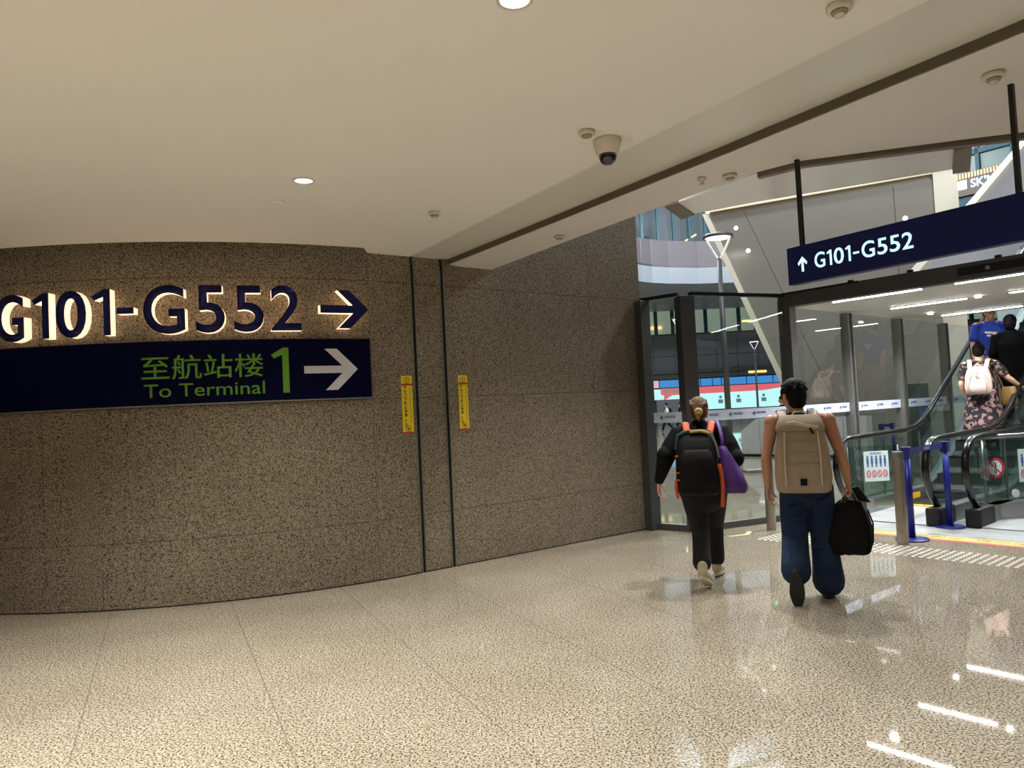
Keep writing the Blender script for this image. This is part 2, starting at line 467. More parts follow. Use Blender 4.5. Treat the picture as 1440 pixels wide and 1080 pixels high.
def gate_text(items, height, depth, bold):
    """characters at given (x0, x1); digit one and dash are drawn"""
    b = MB()
    for ch, x0, x1 in items:
        if ch == '1': t = poly_bm(one_pts(x1 - x0, height), depth)
        elif ch == '-': t = poly_bm([(-(x1 - x0) / 2, -height * 0.12), ((x1 - x0) / 2, -height * 0.12), ((x1 - x0) / 2, 0.01 * height), (-(x1 - x0) / 2, 0.01 * height)], depth)
        else: t = text_bm(ch, x1 - x0, height * (1.04 if ch in 'G0' else 1.0), depth, bold)
        t.move(Matrix.Translation(((x0 + x1) / 2, 0, 0)))
        me = t.mesh('t'); b.bm.from_mesh(me); bpy.data.meshes.remove(me)
    return b


def poly_bm(pts, depth):
    return MB().slab([(x, 0, zz) for x, zz in pts], (0, -depth, 0))


def arrow_pts(wd, ht, sh, t):
    """right pointing arrow with slanted barbs: shaft thickness sh, barb thickness t (measured along x)"""
    return [(-wd / 2, -sh / 2), (wd / 2 - t * 1.0 - sh * 0.5, -sh / 2), (wd / 2 - t - ht / 2 + sh * 0.0, -ht / 2), (wd / 2 - ht / 2, -ht / 2),
            (wd / 2, 0), (wd / 2 - ht / 2, ht / 2), (wd / 2 - t - ht / 2, ht / 2), (wd / 2 - t * 1.0 - sh * 0.5, sh / 2), (-wd / 2, sh / 2)]


# ------------------------------------------------------------------ curved granite wall
WCX, WCY, WR, WTH = -3.85, 11.28, 4.68, radians(37)
WL = WR * WTH


def wp(u, off=0.0):
    t = min(u / WR, WTH); n = Vector((sin(t), -cos(t)))
    p = Vector((WCX, WCY)) + n * WR
    if u > WL: p = p + Vector((cos(WTH), sin(WTH))) * (u - WL)
    return p + n * off, n


def onwall(v):      # (run along wall, -distance off wall, height) -> world
    p, n = wp(v.x, -v.y); return Vector((p.x, p.y, v.z))


def wall_strip(u0, u1, z0, z1, thick=0.25):
    b = bmesh.new(); uvl = b.loops.layers.uv.new('UVMap')
    k = max(2, int((u1 - u0) / 0.08)) if u0 < WL else 2
    us = [u0 + (u1 - u0) * i / k for i in range(k + 1)]
    rows = []
    for u in us:
        p, n = wp(u); q, _ = wp(u, -thick)
        rows.append([b.verts.new((p.x, p.y, z0)), b.verts.new((p.x, p.y, z1)), b.verts.new((q.x, q.y, z1)), b.verts.new((q.x, q.y, z0))])
    for i in range(k):
        for j in range(4):
            f = b.faces.new((rows[i][j], rows[i + 1][j], rows[i + 1][(j + 1) % 4], rows[i][(j + 1) % 4]))
            for l in f.loops:
                kk = i if l.vert in rows[i] else i + 1
                l[uvl].uv = (us[kk], l.vert.co.z)
    for r in (rows[0], rows[-1]): b.faces.new(r)
    bmesh.ops.recalc_face_normals(b, faces=b.faces)
    me = bpy.data.meshes.new('w'); b.to_mesh(me); b.free()
    return me


def join_meshes(name, meshes, m):
    b = bmesh.new()
    for me in meshes: b.from_mesh(me)
    me = bpy.data.meshes.new(name); b.to_mesh(me); b.free()
    return link(name, me, m)


def wall_panel_early(u0, u1, z0, z1, d0, d1, k=40):
    b = MB()
    rr = []
    for i in range(k + 1):
        u = u0 + (u1 - u0) * i / k
        rr.append([Vector((u, -d0, z0)), Vector((u, -d1, z0)), Vector((u, -d1, z1)), Vector((u, -d0, z1))])
    b.rings(rr); b.map(onwall); return b


G1, G2, GW = 3.09, 3.447, 0.021
tag(join_meshes('wall_left', [wall_strip(-6.5, G1 - GW, 0, 4.3), wall_strip(G1 + GW, G2 - GW, 0, 4.3), wall_strip(G2 + GW, 6.47, 0, 4.9)], M['wall']), kind='structure')

tag(wall_panel_early(-6.5, 6.47, 0.0, 0.011, -0.01, 0.003, 220).build('foot_shade_strip', M['groove']), kind='structure')  # near-black strip, the shade of the foot gap put into its colour
# floor: inner hall and atrium in one polished paving
tag(MB().span(-14, 70, -10, 75, -0.2, 0.0).build('floor', M['floor']), kind='structure')

# shutter guides set in the wall joints
for u, lab in ((G1, 'left black shutter guide channel nearer the blue signs'), (G2, 'right black shutter guide channel before the long granite panel')):
    r = empty('shutter_guide', (0, 0, 0)); p, n = wp(u); r.location = (p.x, p.y, 0); t = atan2(n.x, -n.y); r.rotation_euler = (0, 0, t)
    MB().span(-0.0205, 0.0205, 0.015, 0.03, 0.0, 3.16).build('channel', M['groove'], r)
    for s in (-1, 1):
        MB().span(s * 0.0205 - 0.004, s * 0.0205 + 0.004, -0.008, 0.03, 0.0, 3.16).build('edge_strip', M['frame_light'], r)
    tag(r, lab, 'shutter guide', 'shutter guides in the granite wall')
    # root stands at the wall line

# ------------------------------------------------------------------ ceilings
L1 = [(-0.985, 7.56), (1.15, 4.16), (7.7, -6.2)]
L2 = [(-0.60, 7.80), (0.542, 6.1), (1.454, 4.732), (2.39, 3.284), (8.7, -6.2)]
E = [(-0.17, 8.20), (0.604, 6.945), (1.113, 6.153), (1.559, 5.475), (1.735, 5.187), (2.029, 4.932), (2.541, 4.787), (2.94, 4.675), (3.29, 4.588), (6, 4.1), (14, 3.4)]
wall_top = [tuple(wp(u, -0.02)[0]) for u in (2.62, 2.75, 2.9, 3.0, 3.07)]
slot = [tuple(wp(u, 0.20)[0]) for u in [x * 0.25 for x in range(-18, 11)]]
main = slot + wall_top + [L1[0], L1[1], L1[2], (-12, -6.2), (-12, 9.5)]
tag(MB().prism(main, 3.235, 3.32).build('ceiling', M['ceiling']), kind='structure')
tag(MB().prism([L1[0], tuple(wp(3.27, -0.02)[0]), L2[0], L2[1], L2[2], L2[3], L2[4], L1[2], L1[1]], 3.237, 3.32).build('trim_1', M['strip']), kind='structure')
sof = [L2[0], tuple(wp(3.75, -0.02)[0]), E[0]] + E[1:] + [(14, -6.2), L2[4], L2[3], L2[2], L2[1]]
tag(MB().prism(sof, 3.18, 3.36).build('trim_2', M['soffit']), kind='structure')
b = MB()
for p, q in zip(L2, L2[1:]):
    d = (Vector(q) - Vector(p)).normalized(); n = Vector((-d.y, d.x)); n = n if n.x < 0 else -n
    b.prism([Vector(p), Vector(q), Vector(q) + n * 0.012, Vector(p) + n * 0.012], 3.184, 3.236)
tag(b.build('trim_19', M['shade_gap']), kind='structure')  # dark plate: shade on the soffit step put into its colour
# roof over the slot so the recess is closed
tag(MB().prism([tuple(wp(x * 0.25, 0.45)[0]) for x in range(-18, 12)] + [tuple(wp(x * 0.25, -0.1)[0]) for x in range(11, -19, -1)], 3.62, 3.7).build('trim_3', M['ceiling']), kind='structure')
# glossy outer band with taupe borders
tag(MB().prism([(1.40, 5.90), (1.63, 6.27), (2.08, 5.98), (3.30, 5.357), (2.995, 4.76), (2.5, 4.86), (2.0, 5.02), (1.80, 5.25)], 3.20, 3.34).build('trim_4', M['gloss_panel']), kind='structure')
tag(MB().prism([(1.30, 5.95), (1.55, 6.40), (1.63, 6.27), (1.40, 5.88)], 3.19, 3.36).build('trim_5', M['taupe']), kind='structure')
tag(MB().prism([(3.30, 5.362), (3.40, 5.315), (3.075, 4.77), (2.995, 4.83)], 3.165, 3.36).build('trim_6', M['taupe']), kind='structure')
dn = [(1.80, 5.16), (2.04, 4.955), (2.541, 4.81), (2.94, 4.70), (3.29, 4.61), (6, 4.12)]
dn2 = [(x + 0.03, y + 0.05) for x, y in dn]
b = MB(); b.prism(dn + dn2[::-1], 3.15, 3.36); tag(b.build('trim_7', M['taupe']), kind='structure')
# back and side of the hall behind the camera
tag(MB().span(-12.2, 14, -6.4, -6.2, 0, 3.4).build('wall_back', M['cream']), kind='structure')
tag(MB().span(-12.2, -12.0, -6.2, 12, 0, 3.4).build('wall_side', M['cream']), kind='structure')


# ------------------------------------------------------------------ ceiling fittings
def downlight(x, y, zz, label, r=0.062):
    o = empty('downlight', (x, y, zz))
    MB().lathe([(r + 0.012, 0.0), (r + 0.012, -0.004), (r, -0.006), (r - 0.002, 0.0)]).build('rim', M['white_plastic'], o, True)
    MB().lathe([(0.001, -0.001), (r * 0.6, -0.0015), (r - 0.001, -0.002), (r - 0.001, 0.0), (0.001, 0.0)]).build('lens', M['lamp_glass'], o, True)
    tag(o, label, 'ceiling light', 'round ceiling downlights')


downlight(0.086, 2.912, 3.235, 'lit round downlight at the top edge of the photo')
downlight(-1.358, 5.006, 3.235, 'lit round downlight above the G552 letters')


def detector(x, y, zz, r, label, style=0):
    o = empty('smoke_detector', (x, y, zz))
    MB().lathe([(r * 0.8, 0), (r, -0.004), (r, -r * 0.42), (r * 0.86, -r * 0.5), (0.001, -r * 0.5)]).build('base', M['white_plastic'], o, True)
    MB().lathe([(r * 0.66, -r * 0.5), (r * 0.62, -r * 0.72), (r * 0.56, -r * 0.74), (0.001, -r * 0.74)]).build('vent_ring', M['grey_plastic'], o, True)
    if style: MB().lathe([(r * 0.5, -r * 0.74), (r * 0.4, -r * 0.95), (0.001, -r * 1.0)]).build('cap', M['white_plastic'], o, True)
    tag(o, label, 'smoke detector', 'smoke detectors on the ceiling')


detector(0.518, 4.357, 3.235, 0.05, 'small white smoke detector right beside the dome camera')
detector(-0.562, 5.951, 3.235, 0.05, 'white smoke detector over the granite wall, left of the ceiling strip', 1)
detector(0.50, 6.75, 3.18, 0.047, 'white detector on the soffit nearest the granite wall', 1)
detector(1.462, 3.072, 3.235, 0.052, 'white smoke detector at the top edge, right of the downlight', 1)
detector(1.61, 5.165, 3.18, 0.048, 'white smoke detector on the soffit just above the hanging sign rod')
detector(2.52, 3.70, 3.18, 0.052, 'white smoke detector on the soffit near the right edge', 1)
o = tag(MB().lathe([(0.03, 0), (0.032, -0.012), (0.014, -0.02), (0.012, -0.045), (0.018, -0.05), (0.001, -0.052)]).build('sprinkler', M['white_plastic'], None, True), 'small white sprinkler head on the soffit between two detectors', 'sprinkler')
o.location = (1.42, 5.2, 3.18)
o = tag(MB().lathe([(0.056, 0.0), (0.056, -0.006), (0.05, -0.009), (0.001, -0.009)]).build('ceiling_speaker', M['ceiling'], None, True), 'flat round cream cover flush in the ceiling', 'ceiling cover')
o.location = (-1.681, 5.469, 3.235)
o = empty('dome_camera', (0.66, 4.515, 3.235))
MB().lathe([(0.085, 0), (0.088, -0.012), (0.084, -0.03), (0.07, -0.085), (0.058, -0.095), (0.05, -0.095)]).build('housing', M['white_plastic'], o, True)
MB().lathe([(0.056, -0.09), (0.055, -0.11), (0.046, -0.135), (0.028, -0.152), (0.001, -0.158)]).build('dome', M['camera_dome'], o, True)
tag(o, 'white security camera with dark dome under the ceiling', 'camera')

# ------------------------------------------------------------------ letters on the granite wall
LET = [('G', -0.70, -0.43, 2.417, 2.84, 'navy letter G with glowing sides cut by the left photo edge'),
       ('1', -0.355, -0.205, 2.43, 2.835, 'navy digit 1 right after the leftmost G'),
       ('0', -0.142, 0.122, 2.425, 2.845, 'navy digit 0 between the two digits 1'),
       ('1', 0.165, 0.325, 2.435, 2.845, 'navy digit 1 just before the dash'),
       ('-', 0.378, 0.519, 2.62, 2.675, 'short navy dash between G101 and G552'),
       ('G', 0.595, 0.943, 2.428, 2.868, 'navy letter G right after the dash'),
       ('5', 1.025, 1.271, 2.43, 2.862, 'first navy digit 5, right of the middle G'),
       ('5', 1.341, 1.598, 2.432, 2.858, 'second navy digit 5, left of the digit 2'),
       ('2', 1.655, 1.924, 2.442, 2.865, 'navy digit 2 before the navy arrow'),
       ('>', 2.09, 2.556, 2.465, 2.832, 'navy arrow pointing right with glowing sides')]
for ch, u0, u1, z0, z1, lab in LET:
    wd, ht, uc, zc = u1 - u0, z1 - z0, (u0 + u1) / 2, (z0 + z1) / 2
    p, n = wp(uc, 0.0)
    r = empty('channel_letter', (p.x, p.y, zc), atan2(n.x, -n.y))

    def shape(depth):
        if ch == '>': return poly_bm(arrow_pts(wd, ht, 0.075, 0.115), depth)
        if ch == '-': return poly_bm([(-wd / 2, -ht / 2), (wd / 2, -ht / 2), (wd / 2, ht / 2), (-wd / 2, ht / 2)], depth)
        if ch == '1': return poly_bm(one_pts(wd, ht), depth)
        return text_bm(ch, wd, ht, depth, 0.012)
    shape(0.088).move(Matrix.Translation((0, -0.012, 0))).build('lit_return', M['glow_side'], r)
    shape(0.012).move(Matrix.Translation((0, -0.1005, 0))).build('face', M['navy_dark'], r)
    tag(r, lab, 'sign letter', 'G101-G552 letters on the granite wall')

# navy wall sign
r = empty('wall_sign', (*wp(0.9)[0], 1.79))
Mi = r.matrix_basis.inverted() if False else Matrix.Translation((-r.location.x, -r.location.y, -r.location.z))


wall_panel = wall_panel_early


def wtext(s, u0, u1, z0, z1, off, bold=0.0, depth=0.003):
    b = text_bm(s, u1 - u0, z1 - z0, depth, bold)
    b.move(Matrix.Translation(((u0 + u1) / 2, -off, (z0 + z1) / 2))); b.map(onwall); return b


wall_panel(-3.4, 2.576, 1.80, 2.37, 0.008, 0.05).move(Mi).build('panel', M['navy_wall'], r)
wall_panel(-3.4, 2.576, 1.788, 1.80, 0.0, 0.05).move(Mi).build('bottom_trim', M['frame_light'], r)
wtext('至航站楼', 0.545, 1.578, 2.022, 2.242, 0.05, 0.004).move(Mi).build('chinese_text', M['green_text'], r)
wtext('To Terminal', 0.565, 1.585, 1.866, 1.985, 0.05, 0.003).move(Mi).build('english_text', M['green_text'], r)
poly_bm(one_pts(0.155, 0.42), 0.003).slices().move(Matrix.Translation((1.7235, -0.05, 2.078))).map(onwall).move(Mi).build('number', M['green_text'], r)
b = poly_bm(arrow_pts(0.505, 0.395, 0.07, 0.115), 0.003).slices()
b.move(Matrix.Translation((2.19, -0.05, 2.076))).map(onwall).move(Mi).build('arrow', M['white_text'], r)
tag(r, 'long navy sign reading To Terminal 1 in green with white arrow', 'sign')

# yellow warning stickers
for u, wd, lab in ((2.975, 0.125, 'yellow vertical warning sticker left of the shutter guides'), (3.655, 0.118, 'yellow vertical warning sticker right of the shutter guides')):
    r = empty('warning_sticker', (*wp(u)[0], 1.43)); Mi = Matrix.Translation((-r.location.x, -r.location.y, -r.location.z))
    h = wd / 2
    wall_panel(u - h, u + h, 1.435, 2.005, 0.001, 0.003, 3).move(Mi).build('film', M['yellow'], r)
    b = wall_panel(u - h, u + h, 1.905, 1.925, 0.003, 0.0036, 3).move(Mi).build('red_bar', M['sticker_red'], r)
    wall_panel(u - h, u + h, 1.42, 1.435, 0.001, 0.003, 3).move(Mi).build('red_bar', M['sticker_red'], r)
    for k, chs in enumerate('卷帘门下禁止停留'):
        pass
    b = MB()
    zz = 1.885
    for chs in '卷帘门下禁止停留，堆放':
        if chs == '，': zz -= 0.022; continue
        t = text_bm(chs, None, 0.035, 0.0006, 0.025); t.move(Matrix.Translation((u - 0.022, -0.003, zz)))
        me = t.mesh('t'); b.bm.from_mesh(me); bpy.data.meshes.remove(me); zz -= 0.0395
    b.map(onwall).move(Mi).build('lettering', M['ink'], r)
    t = text_bm('No standing or piling under the rolling shutter door', 0.36, 0.014, 0.0006, 0.01)
    t.move(Matrix.Rotation(pi / 2, 4, 'Y')).move(Matrix.Translation((u + 0.034, -0.003, 1.70))).map(onwall).move(Mi).build('small_lettering', M['ink'], r)
    for zc, nm in ((1.957, 'icon'), (1.47, 'icon')):
        b = MB(); rr = []
        for k in range(25):
            a = 2 * pi * k / 24
            rr.append([Vector((u + q * cos(a), -d, zc + q * sin(a))) for q, d in ((0.026, 0.003), (0.026, 0.0037), (0.032, 0.0037), (0.032, 0.003))])
        b.rings(rr, False)
        if zc > 1.9:
            b.box((u, -0.0033, zc - 0.006), (0.008, 0.0008, 0.026)); b.box((u, -0.0033, zc + 0.012), (0.008, 0.0008, 0.008))
        else:
            b.box((u, -0.0033, zc), (0.05, 0.0008, 0.006), Matrix.Rotation(radians(45), 3, 'Y')); b.box((u, -0.0033, zc), (0.02, 0.0008, 0.02))
        b.map(onwall).move(Mi).build(nm, M['ink'], r)
    tag(r, lab, 'warning sticker', 'shutter warning stickers')

# ------------------------------------------------------------------ vestibule frame of reference
C0 = Vector((3.72, 9.85)); VA = radians(-50)
AX = Vector((cos(VA), sin(VA))); BX = Vector((-sin(VA), cos(VA)))


def V(a, s, zz=0.0):
    p = C0 + AX * a + BX * s; return Vector((p.x, p.y, zz))


def bar_between(p, q, z0, z1, wd):
    """local builder: box from p to q (xy) with width wd"""
    d = (Vector(q) - Vector(p)).normalized(); n = Vector((-d.y, d.x)) * wd / 2
    p, q = Vector(p), Vector(q)
    return MB().prism([p + n, q + n, q - n, p - n], z0, z1)


def screen_glass(name, p, q, label, z0=0.08, z1=2.93, band=True, frames=(True, True), n_logo=2, top=True):
    """glass bay from p to q: pane, sill, top rail, printed band"""
    r = empty(name, (p[0], p[1], 0)); Mi = Matrix.Translation((-p[0], -p[1], 0))
    bar_between(p, q, z0, z1, 0.014).move(Mi).build('glass_pane', M['glass'], r)
    bar_between(p, q, 0.0, z0, 0.07).move(Mi).build('sill', M['frame'], r)
    if top: bar_between(p, q, z1, z1 + 0.045, 0.06).move(Mi).build('top_rail', M['black'], r)
    if band:
        d = (Vector(q) - Vector(p)); ln = d.length; d.normalize(); n = Vector((d.y, -d.x)) * 0.009
        if n.y > 0 and False: n = -n
        bd = bar_between(Vector(p) + n, Vector(q) + n, 1.355, 1.485, 0.002).move(Mi).build('printed_band', M['band'], r)
        rot = Matrix.Rotation(atan2(d.y, d.x), 4, 'Z')
        for k in range(n_logo):
            c = Vector(p) + d * ln * (k + 0.5) / n_logo + n * 1.2
            b = text_bm('上海机场 航站区', 0.17, 0.034, 0.001)
            b.move(Matrix.Translation((0.06, 0, 0.008)))
            b.slab([(-0.065, 0, 0.0), (-0.04, 0, -0.034), (-0.015 - 0.02, 0, 0.0), (-0.04, 0, 0.034)], (0, -0.001, 0))
            b.slab([(-0.08, 0, 0.006), (-0.066, 0, -0.012), (-0.06, 0, 0.012)], (0, -0.001, 0))
            b.move(Mi @ Matrix.Translation((c.x, c.y, 1.42)) @ rot).build('logo', M['logo_blue'], bd)
    tag(r, label, 'glass panel', 'glass bays of the entrance screen')
    return r


PL, PC, PR = (1.72, 9.56), (2.20, 9.17), (3.66, 9.80)
screen_glass('glass_screen', PL, (2.13, 9.23), 'narrow glass bay between granite wall and thick dark column', n_logo=1)
screen_glass('glass_screen', (2.27, 9.20), PR, 'wide glass bay right of the thick dark column, behind the walkers', n_logo=4)


def post(name, c, sx, sy, h, m, label, rz=VA, z0=0.0):
    o = MB().span(-sx / 2, sx / 2, -sy / 2, sy / 2, 0, h, 0.004).build(name, m)
    o.location = (c[0], c[1], z0); o.rotation_euler = (0, 0, rz)
    return tag(o, label, 'post')


o = post('frame_post', (1.72, 9.50), 0.17, 0.11, 2.93, M['frame'], 'dark grey frame post fixed to the end of the granite wall', radians(37))
MB().span(0.085, 0.105, -0.03, 0.05, 0.02, 2.9).build('edge_strip', M['frame_light'], o)
post('frame_column', (2.20, 9.21), 0.19, 0.19, 2.92, M['frame'], 'thick dark grey column in the middle of the glass screen', radians(10))
o = post('corner_post', V(0, 0), 0.16, 0.16, 2.97, M['frame'], 'dark grey corner post where glass meets the entrance lintel')
MB().span(-0.115, -0.085, -0.04, 0.04, 0.0, 2.9).build('edge_strip', M['frame_light'], o)
# side bays
SB = [0.08, 1.66, 3.4, 5.3, 6.9]
labs = ['first glass bay behind the man in the tank top', 'second glass bay along the escalator walkway', 'third glass bay, the one in front of the smoky panel', 'farthest glass bay beside the rising escalator handrail']
for k in range(4):
    p, q = V(0, SB[k] + 0.09), V(0, SB[k + 1] - 0.09)
    screen_glass('glass_screen', (p.x, p.y), (q.x, q.y), labs[k], z1=2.80, n_logo=3, top=False)
ml = ['brushed grey mullion right of the first walkway glass bay', 'brushed grey mullion between second and third walkway glass bays', 'grey mullion where the handrail starts to rise', 'farthest grey mullion beside the escalator']
for k in range(1, 5):
    o = post('mullion', V(0, SB[k]), 0.13, 0.16, 2.80, M['frame_light'], ml[k - 1])
    MB().span(0.066, 0.08, -0.02, 0.02, 0.0, 2.79).build('cover_strip', M['frame'], o); o['group'] = 'mullions along the escalator walkway'

# lintel and canopy
r = empty('entrance_lintel', V(0, 0, 2.8), VA)
MB().span(-0.08, 4.6, -0.07, 0.10, 0.0, 0.185).build('beam', M['frame'], r)
MB().span(-0.04, 1.0, -0.078, -0.07, 0.165, 0.19).build('cap_strip', M['black'], r)
for x in (0.9, 1.6, 2.5):
    MB().box((x, -0.05, 0.20), (0.06, 0.04, 0.03)).build('clip', M['black'], r)
MB().span(2.1, 2.75, -0.074, -0.07, 0.05, 0.14).build('sensor_plate', M['black'], r)
MB().cyl((2.4, -0.074, 0.095), (2.4, -0.084, 0.095), 0.022).build('sensor', M['grey_plastic'], r)
tag(r, 'dark grey metal lintel over the escalator entrance', 'lintel')
b = MB(); pts = [V(-0.06, 0.1), V(4.6, 0.1), V(4.6, 4.35), V(-0.06, 4.35)]
tag(b.prism([(p.x, p.y) for p in pts], 2.82, 2.96).build('trim_8', M['soffit']), kind='structure')
LS = [(0.55, 1.62, 0.18), (0.58, 1.55, 1.83), (0.52, 1.63, 3.85), (2.0, 3.1, 0.15), (2.05, 3.1, 1.83), (2.1, 3.2, 3.85)]
LL = ['linear lamp nearest the lintel, left one', 'linear lamp in the middle row, left one', 'linear lamp in the far row above the blue shirted man', 'linear lamp nearest the lintel, cut by the right edge', 'linear lamp in the middle row at the right edge', 'linear lamp in the far row at the right edge']
for (a0, a1, s), lab in zip(LS, LL):
    r = empty('linear_lamp', V((a0 + a1) / 2, s, 2.80), VA); ln = (a1 - a0) / 2
    MB().span(-ln, ln, -0.026, 0.026, -0.004, 0.012).build('diffuser', M['strip_light'], r)
    MB().span(-ln - 0.015, ln + 0.015, -0.034, 0.034, 0.006, 0.02).build('housing', M['frame_light'], r)
    tag(r, 'white lit ' + lab, 'ceiling lamp', 'linear lamps under the entrance canopy')
for a_, s, lab in ((0.55, 3.3, 'tiny square lamp at the far end of the canopy, left one'), (1.62, 1.83, 'tiny square lamp at the end of the middle linear lamp')):
    o = MB().box((0, 0, 0.006), (0.06, 0.06, 0.02)).build('square_lamp', M['strip_light']); o.location = V(a_ + (0.07 if s < 2 else 0), s, 2.80); o.rotation_euler = (0, 0, VA)
    tag(o, lab, 'ceiling lamp')

# hanging sign
SA, SBp = Vector((1.901, 4.973)), Vector((2.95, 3.434))
dS = (SBp - SA).normalized(); rzS = atan2(dS.y, dS.x)
r = empty('hanging_sign', (SA.x, SA.y, 2.345), rzS); LnS = (SBp - SA).length
MB().span(0, LnS, 0.0, 0.07, 0, 0.25, 0.003).build('panel', M['navy'], r)
gate_text([('G', 0.205, 0.278), ('1', 0.292, 0.326), ('0', 0.342, 0.408), ('1', 0.420, 0.454), ('-', 0.472, 0.510), ('G', 0.528, 0.610), ('5', 0.628, 0.688), ('5', 0.704, 0.764), ('2', 0.778, 0.842)], 0.098, 0.003, 0.008).move(Matrix.Translation((0.0, 0.0, 0.128))).build('text', M['lit_text'], r)
up = [(-0.008, -0.048), (0.008, -0.048), (0.008, 0.018), (0.029, -0.004), (0.034, 0.013), (0.0, 0.052), (-0.034, 0.013), (-0.029, -0.004), (-0.008, 0.018)]
poly_bm(up, 0.003).move(Matrix.Translation((0.115, 0, 0.122))).build('arrow', M['lit_text'], r)
for x in (0.10, 1.385):
    MB().span(x - 0.012, x + 0.012, 0.02, 0.048, 0.25, 0.835).build('hanger_rod', M['black'], r)
tag(r, 'navy hanging sign with glowing up arrow and G101-G552', 'sign')


# ------------------------------------------------------------------ escalators
def hr_path():
    pts = [(0.62, 0.16), (0.45, 0.17), (0.27, 0.24), (0.12, 0.38), (0.03, 0.55), (0.0, 0.68), (0.03, 0.82), (0.11, 0.94), (0.24, 1.02), (0.42, 1.04), (1.2, 1.05), (2.1, 1.055), (2.45, 1.09), (2.75, 1.17), (3.05, 1.31), (3.4, 1.505)]
    zz = 1.505
    pts += [(3.4 + 0.6 * k, zz + 0.6 * k * 0.577) for k in range(1, 10)]
    return pts


def deck_z(s): return 0.2 if s < 2.4 else (0.2 + (s - 2.4) ** 2 * 0.25 if s < 3.4 else 0.45 + (s - 3.4) * 0.577)


def escalator(loc, label):
    r = empty('escalator', loc, VA); W = 0.53
    hp = hr_path()
    for sd in (-1, 1):
        x = sd * W
        MB().tube([(x, s, zz) for s, zz in hp], [(0.042, 0.024)] * len(hp), 12, (1, 0, 0)).build('handrail', M['rubber'], r, True)
        top = [(s, zz - 0.045) for s, zz in hp if zz > 0.6 or s < 0.2]
        top = [(0.17, 0.42), (0.075, 0.55), (0.045, 0.68), (0.075, 0.80), (0.14, 0.905), (0.26, 0.98), (0.42, 0.998)] + [(s, zz - 0.042) for s, zz in hp[10:]]
        ss = [0.3, 1.0, 2.4, 2.6, 2.8, 3.0, 3.2, 3.4, 5, 7, 8.8]
        low = [(s, deck_z(s) + 0.02) for s in ss]
        ps = [(x - 0.006, s, zz) for s, zz in top] + [(x - 0.006, s, zz) for s, zz in low[::-1]]
        MB().slab(ps, (0.012, 0, 0)).build('balustrade_glass', M['glass_green'], r)
        MB().tube([(x, s, zz + 0.008) for s, zz in top], 0.016, 8, (1, 0, 0)).build('glass_edge_rail', M['skirt'], r, True)
        deck = [(x - 0.075, s, deck_z(s)) for s in ss] + [(x - 0.075, s, max(0.0, deck_z(s) - 0.75)) for s in ss[::-1]]
        MB().slab(deck, (0.15, 0, 0)).build('skirt_panel', M['skirt'], r)
        MB().span(x - 0.085, x + 0.085, 0.12, 0.62, 0.0, 0.225, 0.03).build('newel_base', M['shoe_dark'], r)
        MB().span(x - sd * 0.075 - 0.006, x - sd * 0.075 + 0.006, 1.55, 2.3, 0.06, 0.14).build('yellow_strip', M['comb'], r)
        for s in (1.35, 2.6, 4.0):
            MB().span(x - 0.012, x + 0.012, s - 0.008, s + 0.008, deck_z(s), 1.0 + max(0, (s - 2.7) * 0.577)).build('glass_joint', M['skirt'], r)
    MB().span(-0.46, 0.46, 0.15, 1.62, 0.0, 0.02).build('floor_plate', M['mat_grey'], r)
    MB().span(-0.46, 0.46, 1.62, 1.72, 0.0, 0.032).build('comb_plate', M['comb'], r)
    zz = 0.02; s = 1.73
    for k in range(15):
        rise = 0.0 if k < 2 else (0.1 if k == 2 else 0.225)
        zz += rise
        b = MB().span(-0.44, 0.44, s, s + 0.395, zz - 0.02, zz)
        if rise: b.span(-0.44, 0.44, s, s + 0.02, zz - rise - 0.01, zz)
        for q in range(11): b.span(-0.42 + q * 0.08, -0.39 + q * 0.08, s + 0.01, s + 0.39, zz, zz + 0.006)
        b.build('step', M['step'], r); s += 0.4
    pts = [(-0.46, 1.7, -0.02 + 0.0), (-0.46, 2.6, 0.0), (-0.46, 8.7, 3.4), (-0.46, 8.7, 3.1), (-0.46, 3.2, 0.0)]
    MB().slab(pts, (0.92, 0, 0)).build('truss_underside', M['frame'], r)
    tag(r, label, 'escalator', 'escalators behind the entrance')
    return r


e1 = escalator(V(1.06, 0.0), 'left escalator carrying people upward, glass sides and black handrails')
e2 = dup_tree(e1); e2.location = V(2.50, 0.12); e2['label'] = 'right escalator partly cut off by the photo edge, behind the glass barrier'


def step_z(s):
    k = int((s - 1.73) / 0.4); return 0.02 if k < 2 else 0.12 + 0.225 * (k - 2)


# glass barrier across the right escalator
p, q = Vector((5.66, 9.03)), Vector((7.1, 9.22))
r = empty('glass_barrier', (p.x, p.y, 0)); dq = (q - p); lq = dq.length; r.rotation_euler = (0, 0, atan2(dq.y, dq.x))
MB().span(0.0, lq, -0.006, 0.006, 0.22, 0.97).build('glass_pane', M['glass_green'], r)
MB().tube([(0, 0, 1.0), (lq, 0, 1.0)], 0.028, 12).build('top_rail', M['skirt'], r, True)
for x in (0.02, 0.62, lq - 0.02):
    MB().cyl((x, 0, 0.02), (x, 0, 0.98), 0.012).build('stanchion', M['skirt'], r, True)
MB().span(0.0, lq, -0.15, 0.15, 0.02, 0.2).build('base_plinth', M['skirt'], r)
b = MB().cyl((0.16, -0.008, 0.62), (0.16, -0.012, 0.62), 0.125, None, 36); d_ = b.build('round_sign', M['red_sign'], r)
b = MB(); b.cyl((0.16, -0.0125, 0.62), (0.16, -0.0135, 0.62), 0.09, None, 30); b.build('inner_disc', M['poster'], d_)
b = MB(); b.box((0.16, -0.015, 0.62), (0.19, 0.002, 0.02), Matrix.Rotation(radians(45), 3, 'Y')); b.build('slash', M['red_sign'], d_)
